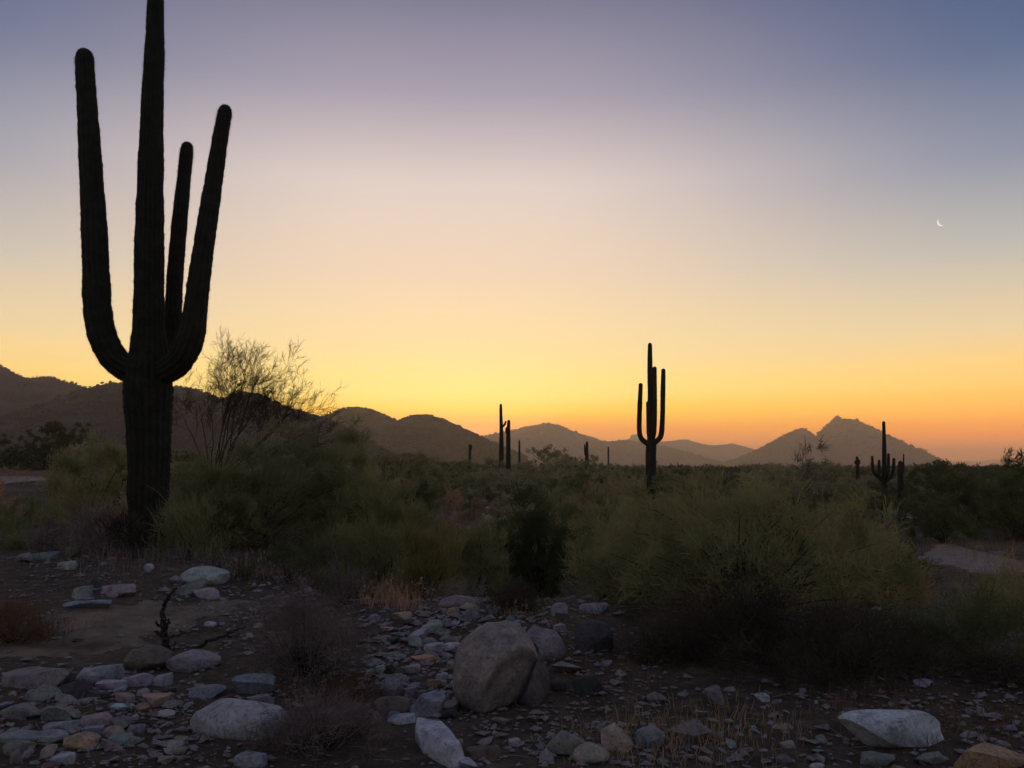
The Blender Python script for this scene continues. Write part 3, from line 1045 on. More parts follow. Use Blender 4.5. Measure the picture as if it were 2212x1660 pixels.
rs = np.random.default_rng(5)
cnt = 0
tries = 0
while cnt < 230 and tries < 4000:
    tries += 1
    px = rs.uniform(-60, 2270)
    D = rs.uniform(17, 60) if rs.random() < 0.6 else rs.uniform(45, 115)
    if 1860 < px and D < 44:
        continue
    if px < 190 or (px < 420 and D < 24):
        continue
    if 1240 < px < 1370 and 24 < D < 40:
        continue
    if 975 < px < 1082 and D < 40:
        continue
    if abs(px - 1406) < 34 and 26 < D < 47:
        continue
    if px > 1250 and D < 22:
        continue
    if 800 < px < 900 and D < 26:
        continue
    x, y = at(px, 1005, D)[0], D
    z = gz(x, y)
    h = float(rs.lognormal(0.18, 0.32))
    if D > 40 and rs.random() < 0.45:
        h *= rs.uniform(1.5, 2.4)
    if cnt % 5 == 0:
        h = min(h, 0.9)
    hmax = float(at(px, skyline(px) + rs.normal(6, 8), D)[2] - z)
    h = min(h, hmax)
    if h < 0.5:
        continue
    s = h / 1.1
    tan = cnt % 5 == 0
    band = ('on the plain left of the rounded brown hills' if px < 760 else
            'on the plain below the rounded brown hills' if px < 1040 else
            'on the plain below the mauve peaked hill' if px < 1310 else
            'on the plain around the lone four-armed saguaro' if px < 1600 else
            'on the plain below the twin-peaked mountain' if px < 1850 else
            'at the far right behind the saguaros')
    band = ('nearer ' if D < 45 else 'farther ') + '@' + band
    k = 6 if tan else int(rs.integers(0, 6))
    shade = ('pale sage', 'mossy', 'mossy', 'pale sage', 'olive', 'dark green', 'tan grassy')[k]
    size = 'low ' if h < 0.95 else 'tall ' if h > 1.9 else ''
    place('desert_bush', '%s %s%s bush %s' % (band.split('@')[0].strip(), size, shade, band.split('@')[1]), 'bush', KINDS[k], (x, y, z - 0.05), rs.uniform(0, 6.28),
          (s * rs.uniform(0.9, 1.5), s * rs.uniform(0.9, 1.4), s), group='plain bushes, ' + size + shade + ', ' + band.replace('@', ''))
    cnt += 1
print('plain bushes', cnt)


# --- far scrub that reads as one mass
def far_scrub():
    r = np.random.default_rng(8)
    n = 1500
    D = r.uniform(85, 420, n)
    az = np.radians(r.uniform(-40, 40, n))
    x = np.sin(az) * D
    y = np.cos(az) * D
    ok = ~((x < -15) & (y < 95))
    x, y, D = x[ok], y[ok], D[ok]
    n = len(x)
    z = terrain(x, y)
    h = r.uniform(1.0, 3.0, n)
    per = 70
    ci = np.repeat(np.arange(n), per)
    dirs = r.normal(0, 1, (n * per, 3))
    dirs /= np.linalg.norm(dirs, axis=1)[:, None]
    c = np.stack([x, y, z + h * 0.5], -1)[ci]
    p0 = c + dirs * np.stack([h * 0.75, h * 0.75, h * 0.42], -1)[ci] * (r.uniform(0.3, 1, n * per) ** 0.5)[:, None]
    V, Fc = blades(r, p0, dirs * 0.6 + np.array([0, 0, 0.5]) + r.normal(0, .5, dirs.shape), r.uniform(0.2, 0.5, n * per), r.uniform(0.12, 0.3, n * per))
    o = link('desert_scrub', np_mesh('desert_scrub', V, Fc, M['scrub'], False))
    tag(o, 'distant scrub covering the plain up to the foot of the hills', 'scrub', kind='stuff')


far_scrub()


def plain_grass():
    r = np.random.default_rng(19)
    n = 700
    D = r.uniform(15, 80, n)
    az = np.radians(r.uniform(-34, 35, n))
    x, y = np.sin(az) * D, np.cos(az) * D
    ok = (vnoise(x * 0.12, y * 0.12, 77) > 0.42) & ~((x > 0.9) & (y < 17))
    x, y = x[ok], y[ok]
    n = len(x)
    per = 70
    ci = np.repeat(np.arange(n), per)
    w = r.uniform(0.3, 1.0, n)[ci]
    p = np.column_stack([x[ci] + r.normal(0, 1, n * per) * w, y[ci] + r.normal(0, 1, n * per) * w, np.zeros(n * per)])
    p[:, 2] = terrain(p[:, 0], p[:, 1])
    V, Fc = blades(r, p, np.column_stack([r.normal(0, .4, n * per), r.normal(0, .4, n * per), np.ones(n * per)]), r.uniform(.15, .42, n * per),
                   np.maximum(.006, D[ok][ci] * .0004))
    tag(link('dry_grass', np_mesh('dry_grass', V, Fc, M['straw'], False)), 'tan dry grass scattered between the bushes of the plain', 'grass', kind='stuff')


plain_grass()


# --- chollas
def cholla(label, px, D, top, base, seed):
    r = np.random.default_rng(seed)
    x = at(px, 1005, D)[0]
    z = gz(x, D)
    h = at(px, top, D)[2] - z
    root = empty('cholla', (x, D, z), label, 'cactus')
    column('trunk', np.array([[0, 0, -.1], [0.02, 0, h * .4], [0, 0, h * .75]]), [h * .07, h * .075, h * .06], 8, M['cactus'], root, 16, 3, 0.05, seed)
    for k in range(5):
        a = k * 1.3 + r.uniform(0, .5)
        z0 = h * r.uniform(0.4, 0.7)
        e = np.array([math.cos(a), math.sin(a), 0]) * h * r.uniform(.12, .2)
        j = column('joint', np.array([[0, 0, z0], e * .7 + [0, 0, z0 + h * .1], e + [0, 0, z0 + h * r.uniform(.18, .28)]]), [h * .05, h * .06, h * .055], 8, M['cactus'], root, 12, 3, .05, seed + k)
    n = 900
    a = r.uniform(0, 6.28, n)
    zz = h * r.uniform(0.55, 1.0, n)
    p = np.stack([np.cos(a) * h * .1, np.sin(a) * h * .1, zz], -1) * np.stack([r.uniform(.3, 1.4, n)] * 2 + [np.ones(n)], -1)
    V, Fc = blades(r, p, r.normal(0, 1, (n, 3)) + [0, 0, .4], np.full(n, h * .07), np.full(n, .006))
    sp = link('spines', np_mesh('spines', V, Fc, M['tan'], False), root)
    tag(sp, kind='stuff')


cholla('small cholla cactus with a pale spiny top, left one of two', 818, 24, 1018, 1060, 61)
cholla('small cholla cactus with a pale spiny top, right one of two', 866, 22, 1038, 1075, 62)


# --- dead snag beside the pinkish boulder
def zoomA(x, y):
    return x * 0.33847, 1152 + y * 0.33847


def zoomB(x, y):
    return 691.2 + x * 0.33847, 1152 + y * 0.33847


def zoomC(x, y):
    return 1463.0 + x * 0.33847, 1152 + y * 0.33847


def dead_snag():
    bx, by, bz = ground_at(*zoomA(1078, 800))
    root = empty('dead_snag', (bx, by, bz), 'thin dead crooked snag standing behind the pinkish boulder', 'dead tree')
    off = np.array([bx, by, bz])
    r = np.random.default_rng(4)

    def limb(name, pts, w0, w1, dy=0.0, parent=root):
        P = np.array([at(*zoomA(a, b), by + dy * k / len(pts)) for k, (a, b) in enumerate(pts)]) - off
        d = resample(P, len(pts) * 6)
        d[1:-1] += r.normal(0, 0.006, (len(d) - 2, 3))
        rad = np.linspace(w0, w1, len(d)) * (1 + r.normal(0, 0.12, len(d)))
        V, Fq = tubes(d[:-1], d[1:] + (d[1:] - d[:-1]) * 0.1, rad[:-1], rad[1:], 7)
        return link(name, np_mesh(name, V, Fq, M['deadwood']), parent)
    limb('trunk', [(1075, 830), (1070, 760), (1050, 680), (1045, 610), (1042, 540), (1040, 490), (1060, 430), (1085, 385), (1130, 350)], 0.034, 0.009)
    limb('branch', [(1045, 650), (1010, 640), (985, 630)], 0.018, 0.006, -.1)
    limb('branch', [(1045, 600), (1010, 590), (995, 560)], 0.014, 0.005, .1)
    limb('branch', [(1050, 600), (1075, 570), (1080, 545)], 0.014, 0.005, -.1)
    limb('branch', [(1060, 690), (1090, 660), (1150, 645), (1230, 630)], 0.012, 0.004, .2)
    limb('branch', [(1080, 780), (1110, 740), (1120, 690)], 0.01, 0.004, .2)
    bx, by, bz = ground_at(*zoomA(1215, 790))
    off[:] = (bx, by, bz)
    b = empty('dead_branch', (bx, by, bz), 'dead branch slanting up to the right behind the pinkish boulder', 'branch')
    limb('stick', [(1205, 785), (1260, 735), (1340, 690), (1430, 655), (1490, 625), (1570, 600)], 0.02, 0.006, .3, b)
    limb('twig', [(1430, 655), (1480, 660), (1530, 640)], 0.01, 0.004, .3, b)


dead_snag()


# --- dry grass stalks
def dry_grass(label, pts, n, hgt, mat, seed, jitter=0.15, heads=True):
    r = np.random.default_rng(seed)
    P = np.array([ground_at(*p) for p in pts])
    i = r.integers(0, len(P), n)
    p = P[i] + np.column_stack([r.normal(0, jitter, n), r.normal(0, jitter, n), np.zeros(n)])
    p[:, 2] = terrain(p[:, 0], p[:, 1])
    d = np.column_stack([r.normal(0, .25, n), r.normal(0, .25, n), np.ones(n)])
    l = hgt * r.uniform(.4, 1.2, n)
    V, Fc = blades(r, p, d, l, r.uniform(.003, .006, n), .22)
    Vs, Fs, o = [V], [Fc], len(V)
    if heads:
        k = n // 2
        tip = V.reshape(-1, 5, 3)[:k, 4]
        tip = np.repeat(tip, 5, 0) - np.column_stack([np.zeros((k * 5, 2)), r.uniform(0, .06, k * 5)])
        V2, F2 = blades(r, tip, r.normal(0, .6, tip.shape) + [0, 0, .6], np.full(k * 5, .03), np.full(k * 5, .006))
        Vs.append(V2)
        Fs.append(F2 + o)
    ob = link('dry_grass', np_mesh('dry_grass', np.vstack(Vs), np.vstack(Fs), M[mat], False))
    tag(ob, label, 'grass', kind='stuff')


dry_grass('pinkish dry grass on the slope left of the wash', [zoomB(x, y) for x, y in ((300, 400), (330, 430), (400, 450), (450, 470), (480, 470), (540, 480), (600, 490), (420, 430), (360, 450), (270, 380))], 420, .26, 'pink', 1, .13)
dry_grass('pale dry stalks at the edge of the dark brush', [zoomA(x, y) for x, y in ((1600, 290), (1650, 280), (1700, 270), (1770, 290), (1800, 300), (1560, 260), (1860, 290), (1960, 280))], 260, .3, 'pink', 2, .12)
dry_grass('a few pale stalks in front of the dome bush', [zoomB(x, y) for x, y in ((1190, 540), (1210, 545), (1270, 560), (1310, 560), (1400, 560), (1450, 590), (1100, 500))], 60, .14, 'tan', 3, .06)
dry_grass('low brownish dry grass right of the big boulder', [zoomB(x, y) for x, y in ((1500, 1000), (1560, 800), (1800, 850), (1950, 900), (2100, 880), (1900, 1000), (2100, 1000), (1700, 820), (1480, 1040), (2000, 800))], 700, .1, 'russet', 4, .28, False)
dry_grass('short dry grass at the bottom right of centre', [zoomB(x, y) for x, y in ((1800, 1380), (2000, 1300), (2150, 1250), (1900, 1420), (2200, 1400))] + [zoomC(x, y) for x, y in ((100, 1300), (300, 1350), (100, 1430), (350, 1200), (600, 1250))], 700, .11, 'tan', 5, .2, False)
dry_grass('short tan grass around the bottom left dead shrubs', [zoomA(x, y) for x, y in ((1950, 1050), (2050, 1000), (2100, 1100), (300, 640), (350, 600), (250, 690), (1820, 1350), (2100, 1350))], 500, .13, 'russet', 6, .16, False)
dry_grass('thin dry grass at the foot of the giant saguaro', [zoomA(x, y) for x, y in ((700, 180), (760, 220), (850, 240), (1000, 200), (1150, 190), (1300, 200), (650, 120), (560, 100))], 500, .35, 'grey', 7, .3, False)
dry_grass('dry grass tufts along the margins of the sandy path', [(2040, 1170), (2090, 1180), (2150, 1185), (2210, 1195), (2030, 1190), (2070, 1215), (2110, 1245), (2160, 1255), (2060, 1205), (2200, 1262), (2000, 1180)], 1600, .22, 'straw', 9, .45, False)
dry_grass('sparse dry grass across the right foreground', [zoomC(x, y) for x, y in ((900, 1150), (1250, 1100), (1500, 1080), (1800, 1200), (2000, 1250), (900, 950), (1750, 1320), (2100, 1150), (1000, 1000))], 700, .12, 'russet', 8, .3, False)


# ------------------------------------------------------------------ rocks
def rock_shape(seed, kind, level):
    r = np.random.default_rng(seed)
    v0, f = (ICO2, ICO3, None, ICO5)[level] if level != 2 else ICO3
    v = v0.copy()
    if kind != 'round':
        v = np.sign(v) * np.abs(v) ** (0.72 if kind == 'slab' else 0.62)
        v /= np.abs(v).max()
    if kind == 'round':
        cuts, lo, hi = 8, 0.66, 0.9
    elif kind == 'slab':
        cuts, lo, hi = 9, 0.5, 0.85
    else:
        cuts, lo, hi = 9, 0.55, 0.85
    for _ in range(cuts):
        n = r.normal(0, 1, 3)
        if kind == 'slab':
            n[2] *= 0.5
        n /= np.linalg.norm(n)
        dcut = r.uniform(lo, hi)
        s = v @ n
        v = v - np.maximum(s - dcut, 0)[:, None] * n[None] * (1.0 if kind != 'round' else 0.8)
    if kind == 'slab':
        v[:, 2] = np.clip(v[:, 2], -0.55, 0.5 + 0.15 * v[:, 0])
    nz = fbm(v[:, 0] * 2.2 + seed, v[:, 1] * 2.2 + v[:, 2] * 1.7, 4, seed)
    v = v * (1 + 0.14 * nz)[:, None]
    lo_, hi_ = v.min(0), v.max(0)
    v = (v - (lo_ + hi_) / 2) / (hi_ - lo_)
    return v, f


def rock_mesh(seed, kind, level):
    v, f = rock_shape(seed, kind, level)
    me = np_mesh('rock', v, f, M['rock'])
    me.set_sharp_from_angle(angle=R(28))
    return me


RC = {'blue': (0.225, 0.24, 0.258), 'pale': (0.345, 0.345, 0.355), 'white': (0.39, 0.405, 0.43), 'grey': (0.18, 0.17, 0.168), 'dark': (0.06, 0.056, 0.055),
      'green': (0.17, 0.20, 0.185), 'pink': (0.26, 0.228, 0.218), 'red': (0.22, 0.12, 0.09), 'orange': (0.36, 0.225, 0.15), 'tan': (0.32, 0.25, 0.185),
      'mauve': (0.185, 0.163, 0.165), 'brown': (0.135, 0.10, 0.078)}
rock_n = [0]


def rock(zoom, box, kind, colour, label, group=None, rz=None, tilt=0.0, flat=None, name='rock', level=1):
    x0, y0, x1, y1 = box
    a = zoom(x0, y0)
    b = zoom(x1, y1)
    cx = 0.5 * (a[0] + b[0])
    wpx, hpx = b[0] - a[0], b[1] - a[1]
    gx, gy, g0 = ground_at(cx, b[1] - 0.12 * hpx)
    dist = math.hypot(gy, EYE - g0)
    w = wpx * dist / F
    vis = hpx * dist / F
    dep = math.atan2(EYE - g0, gy)
    d = w * {'round': 0.8, 'slab': 0.75, 'block': 0.75}[kind]
    h = (vis - 0.55 * d * math.sin(dep)) / math.cos(dep)
    hmin = w * {'round': 0.32, 'slab': 0.16, 'block': 0.32}[kind]
    if h < hmin:
        h = hmin
        d = max(0.45 * w, (vis - h * math.cos(dep)) / (0.75 * math.sin(dep)))
    rock_n[0] += 1
    s = rock_n[0]
    rr = random.Random(s * 7 + 1)
    me = rock_mesh(s * 13 + 5, kind, level)
    o = link(name, me)
    o.scale = (w * 1.04, d, h * 1.28)
    o.rotation_euler = (rr.uniform(-.1, .1), tilt, rr.uniform(-.25, .25) if rz is None else rz)
    gy2 = gy + d * 0.42
    o.location = (gx * gy2 / gy, gy2, gz(gx * gy2 / gy, gy2) + h * 0.31)
    c = RC[colour]
    j = [rr.uniform(.9, 1.1) for _ in range(3)]
    o.color = (c[0] * j[0], c[1] * j[1], c[2] * j[2], 1)
    tag(o, label, 'rock', group)
    return o


A, B, C3 = zoomA, zoomB, zoomC
ROCKS = [
    (A, (1165, 232, 1450, 345), 'round', 'pale', 'long pale rounded rock at the edge of the brush right of the giant saguaro'),
    (A, (1085, 278, 1170, 345), 'block', 'green', 'small grey-green rock at the left end of the long pale one'),
    (A, (1140, 308, 1310, 412), 'block', 'grey', 'grey-brown rock just below the long pale one'),
    (A, (1235, 360, 1395, 430), 'slab', 'pale', 'flat pale-topped rock lowest of the group by the long pale one'),
    (A, (455, 348, 582, 432), 'slab', 'blue', 'tilted blue-white slab in front of the dark rock left of the snag'),
    (A, (570, 288, 682, 372), 'block', 'dark', 'dark rock behind the tilted blue-white slab'),
    (A, (635, 343, 885, 420), 'slab', 'pink', 'long flat pinkish slab right of the tilted blue-white slab'),
    (A, (420, 452, 720, 492), 'slab', 'blue', 'thin low bluish slab below the tilted blue-white slab'),
    (A, (370, 188, 482, 244), 'slab', 'pale', 'pale stone alone on the dirt left of the giant saguaro base'),
    (A, (225, 118, 370, 176), 'slab', 'green', 'grey-green stone at the foot of the brush at far left'),
    (A, (120, 138, 228, 198), 'block', 'grey', 'grey stone leftmost by the brush at far left'),
    (A, (415, 92, 522, 168), 'block', 'brown', 'brownish stone right of the grey-green one at far left'),
    (A, (920, 203, 982, 247), 'round', 'white', 'small white stone at the foot of the giant saguaro'),
    (A, (1072, 765, 1382, 905), 'round', 'pink', 'rounded pinkish boulder in front of the dead snag'),
    (A, (815, 752, 1078, 905), 'round', 'brown', 'dark reddish-brown boulder left of the pinkish one'),
    (A, (1308, 568, 1378, 608), 'round', 'white', 'small bright white stone on the dirt right of the snag'),
    (A, (40, 878, 442, 1012), 'slab', 'grey', 'large flat grey slab at the left edge'),
    (A, (180, 993, 377, 1098), 'round', 'green', 'grey-green rock below the large flat grey slab'),
    (A, (495, 868, 742, 958), 'slab', 'blue', 'flat bluish slab right of the large flat grey slab'),
    (A, (630, 933, 832, 1008), 'slab', 'pale', 'pale slab below the flat bluish slab'),
    (A, (780, 903, 985, 992), 'slab', 'blue', 'wide bluish slab below the dark reddish-brown boulder'),
    (A, (975, 905, 1092, 988), 'slab', 'blue', 'small bluish slab under the pinkish boulder'),
    (A, (365, 958, 557, 1062), 'block', 'dark', 'dark rock between the grey-green rock and the pale slab'),
    (A, (590, 1013, 682, 1062), 'round', 'green', 'small green stone below the pale slab'),
    (A, (1225, 983, 1442, 1062), 'slab', 'green', 'flat grey-green rock above the big pale boulder'),
    (A, (1508, 918, 1742, 1052), 'block', 'blue', 'angular blue-grey rock pointing right beside the dead shrub'),
    (A, (1585, 1043, 1752, 1118), 'slab', 'blue', 'blue-grey slab between the angular rock and the big pale boulder'),
    (A, (1230, 1108, 1822, 1342), 'round', 'pale', 'big pale boulder at the bottom left beside the dead shrub'),
    (A, (888, 1043, 1082, 1122), 'slab', 'tan', 'pale slanting slab in the middle of the left rubble'),
    (A, (715, 1098, 847, 1148), 'block', 'white', 'small oblong whitish block in the left rubble'),
    (A, (985, 1133, 1122, 1192), 'block', 'pale', 'pale block right of the oblong whitish one'),
    (A, (30, 1103, 272, 1202), 'block', 'grey', 'dark grey rock at the left edge below the grey-green one'),
    (A, (300, 1113, 502, 1212), 'block', 'grey', 'dark grey rock left of the oblong whitish block'),
    (A, (300, 1223, 477, 1292), 'slab', 'blue', 'oval grey-blue stone in the lower left rubble'),
    (A, (510, 1188, 702, 1262), 'slab', 'pink', 'thin pinkish slab in the lower left rubble'),
    (A, (700, 1178, 832, 1252), 'block', 'mauve', 'mauve rock right of the thin pinkish slab'),
    (A, (800, 1233, 922, 1292), 'slab', 'mauve', 'low mauve stone lowest right of the mauve rock'),
    (A, (665, 1248, 782, 1327), 'round', 'tan', 'rounded tan stone below the mauve rock'),
    (A, (530, 1243, 662, 1302), 'slab', 'blue', 'blue-green stone above the orange-red rock'),
    (A, (430, 1293, 627, 1402), 'round', 'orange', 'orange-red rock in the bottom left corner rubble'),
    (A, (650, 1308, 872, 1378), 'slab', 'green', 'grey-green slab right of the orange-red rock'),
    (A, (0, 1283, 272, 1352), 'slab', 'green', 'long greenish slab at the left edge near the bottom'),
    (A, (230, 1288, 432, 1362), 'slab', 'blue', 'bluish slab left of the orange-red rock'),
    (A, (0, 1348, 142, 1432), 'block', 'mauve', 'purple-grey rock in the bottom left corner'),
    (A, (270, 1368, 352, 1447), 'block', 'tan', 'upright tan stone below the bluish slab'),
    (A, (340, 1428, 462, 1497), 'slab', 'pale', 'pale slab at the bottom edge below the orange-red rock'),
    (A, (60, 1398, 142, 1500), 'block', 'grey', 'grey stone at the bottom edge in the left corner'),
    (A, (280, 1473, 382, 1520), 'round', 'red', 'small red stone at the bottom edge'),
    (A, (1515, 1418, 1702, 1505), 'slab', 'blue', 'bluish slab at the bottom edge below the big pale boulder'),
    (A, (1745, 273, 1837, 312), 'slab', 'pink', 'flat pinkish stone under the pale dry stalks'),
    (A, (1940, 298, 2007, 352), 'block', 'grey', 'small grey rock right of the pale dry stalks'),
    (A, (1943, 348, 1992, 382), 'round', 'white', 'tiny white stone below the small grey rock by the dry stalks'),
    (B, (762, 402, 1018, 502), 'round', 'mauve', 'long reddish-purple boulder behind the rubble left of the dome bush'),
    (B, (1280, 648, 1557, 852), 'round', 'mauve', 'grey-purple boulder directly behind the big split boulder'),
    (B, (1632, 598, 1862, 792), 'block', 'dark', 'large black angular rock right of the big split boulder'),
    (B, (1612, 920, 1797, 1068), 'block', 'dark', 'dark cube-shaped rock right of the big split boulder'),
    (B, (1475, 943, 1572, 1022), 'round', 'dark', 'small black rock between the split boulder and the dark cube'),
    (B, (658, 718, 787, 772), 'slab', 'pale', 'left of two pale blocks left of the split boulder top'),
    (B, (788, 710, 907, 768), 'slab', 'white', 'right of two pale blocks left of the split boulder top'),
    (B, (580, 793, 727, 853), 'slab', 'orange', 'orange flat rock left of the split boulder'),
    (B, (563, 666, 657, 738), 'block', 'blue', 'blue-grey block above the orange flat rock'),
    (B, (638, 593, 767, 652), 'slab', 'blue', 'blue-grey slab in the upper rubble'),
    (B, (655, 676, 727, 713), 'slab', 'tan', 'small tan slab just above the pale blocks'),
    (B, (463, 508, 587, 558), 'slab', 'tan', 'tilted pale-edged slab at the upper left of the rubble'),
    (B, (533, 553, 607, 602), 'block', 'dark', 'dark block under the tilted pale-edged slab'),
    (B, (318, 533, 387, 572), 'slab', 'grey', 'grey stone left of the tilted pale-edged slab'),
    (B, (803, 483, 887, 528), 'slab', 'orange', 'small orange stone in front of the reddish-purple boulder'),
    (B, (903, 503, 1017, 562), 'block', 'grey', 'grey rock in front of the right end of the reddish-purple boulder'),
    (B, (1078, 480, 1182, 527), 'slab', 'green', 'grey-green slab in front of the dome bush'),
    (B, (1133, 583, 1282, 628), 'slab', 'pink', 'flat pinkish slab just above the split boulder'),
    (B, (353, 848, 412, 898), 'slab', 'white', 'small bright tilted stone beside the dead shrub'),
    (B, (453, 903, 527, 938), 'slab', 'pink', 'small pinkish slab above the upright grey rock'),
    (B, (388, 930, 537, 1062), 'block', 'grey', 'upright grey rock left of the split boulder foot'),
    (B, (540, 993, 632, 1062), 'slab', 'mauve', 'mauve stone right of the upright grey rock'),
    (B, (350, 1058, 572, 1182), 'round', 'brown', 'rounded brown rock below the upright grey one'),
    (B, (578, 1048, 787, 1202), 'block', 'blue', 'tilted blue-grey rock between the brown rock and the split boulder'),
    (B, (438, 1173, 602, 1233), 'slab', 'pale', 'pale slab below the rounded brown rock'),
    (B, (680, 1023, 772, 1053), 'slab', 'tan', 'thin pale sliver above the tilted blue-grey rock'),
    (B, (870, 1453, 1002, 1512), 'block', 'pale', 'pale stone at the bottom edge under the long white rock'),
    (B, (943, 1383, 1147, 1473), 'slab', 'brown', 'brown slab right of the long white rock'),
    (B, (1443, 1288, 1692, 1442), 'block', 'grey', 'dark grey block left of the tan pyramid-shaped rock'),
    (B, (1623, 1373, 1837, 1502), 'round', 'pink', 'rounded pinkish rock at the bottom edge right of centre'),
    (B, (1788, 1253, 1997, 1402), 'block', 'tan', 'tan pyramid-shaped rock near the bottom edge'),
    (B, (2028, 1263, 2202, 1402), 'round', 'grey', 'grey rock right of the tan pyramid-shaped one'),
    (B, (1203, 1323, 1277, 1367), 'slab', 'pale', 'small pale stone on the dirt below the split boulder'),
    (B, (740, 1133, 872, 1202), 'block', 'dark', 'dark stone at the left foot of the split boulder'),
    (B, (543, 848, 637, 903), 'slab', 'blue', 'bluish slab below the orange flat rock'),
    (B, (480, 778, 552, 818), 'slab', 'grey', 'grey slab left of the orange flat rock'),
    (B, (683, 943, 782, 993), 'slab', 'red', 'reddish slab left of the split boulder'),
    (B, (1493, 588, 1572, 638), 'slab', 'pink', 'pinkish tilted stone left of the black angular rock'),
    (B, (1473, 450, 1577, 522), 'slab', 'blue', 'bluish slab in the wash right of the dome bush'),
    (B, (1650, 453, 1832, 522), 'slab', 'blue', 'long flat bluish slab in the wash under the huge bush'),
    (C3, (1085, 1183, 1702, 1427), 'block', 'white', 'big blue-white boulder at the lower right'),
    (C3, (1808, 1388, 2230, 1570), 'block', 'orange', 'orange-pink block in the bottom right corner'),
    (C3, (185, 1000, 292, 1112), 'block', 'mauve', 'upright pink-topped rock at the foot of the huge bush'),
    (C3, (498, 1033, 582, 1083), 'slab', 'pale', 'small pale triangular stone under the huge bush'),
    (C3, (1168, 1428, 1372, 1502), 'slab', 'grey', 'low grey stone below the big blue-white boulder on the left'),
    (C3, (1528, 1428, 1722, 1492), 'slab', 'grey', 'low grey stone below the big blue-white boulder on the right'),
    (C3, (1498, 948, 1622, 988), 'slab', 'pale', 'flat pale stone in the dark brush above the big blue-white boulder'),
    (C3, (638, 1428, 722, 1483), 'round', 'grey', 'small round grey stone near the bottom edge right of the dry grass'),
    (C3, (848, 1478, 942, 1518), 'round', 'white', 'small white stone at the bottom edge left of the big blue-white boulder'),
    (C3, (1668, 438, 1762, 492), 'slab', 'blue', 'flat bluish stone in the brush below the sandy path'),
    (C3, (1990, 120, 2090, 150), 'slab', 'grey', 'flat grey stone just above the sandy path'),
    (C3, (1900, 84, 1955, 106), 'slab', 'pale', 'small pale stone above the flat grey one by the sandy path'),
]
for zf, box, kind, colour, label in ROCKS:
    rock(zf, box, kind, colour, label)

# long white rock lying diagonally at the bottom centre
x, y, z = ground_at(*zoomB(775, 1400))
o = link('rock', rock_mesh(901, 'slab', 1))
o.scale = (0.62, 0.19, 0.17)
o.rotation_euler = (0.05, 0.06, R(-56))
o.location = (x, y, z + 0.045)
o.color = RC['white'] + (1,)
tag(o, 'long white rock lying diagonally at the bottom edge', 'rock')

# pale stones far out by the round grass mound and by the right saguaro
for px, py, w, h, label in ((1062, 1112, 34, 16, 'pale rock right of the round tan grass mound'), (1052, 1122, 30, 10, 'flat pale slab below the round tan grass mound'),
                            (1046, 1185, 30, 26, 'pale stone in the dark wash below the round grass mound'),
                            (1985, 1108, 34, 9, 'long pale stone right of the stubby saguaro foot'), (1950, 1112, 30, 9, 'bluish stone between the two right-hand saguaros'),
                            (1925, 1112, 22, 8, 'grey stone at the foot of the tall right-hand saguaro')):
    gx, gy, g0 = ground_at(px, py)
    o = link('rock', rock_mesh(int(px + py), 'slab', 0))
    k = gy / F
    o.scale = (w * k, w * k * 0.7, h * k * 1.3)
    o.location = (gx, gy, g0 + h * k * 0.4)
    o.rotation_euler = (0, 0.15, 0.4)
    o.color = RC['pale'] + (1,)
    tag(o, label, 'rock')


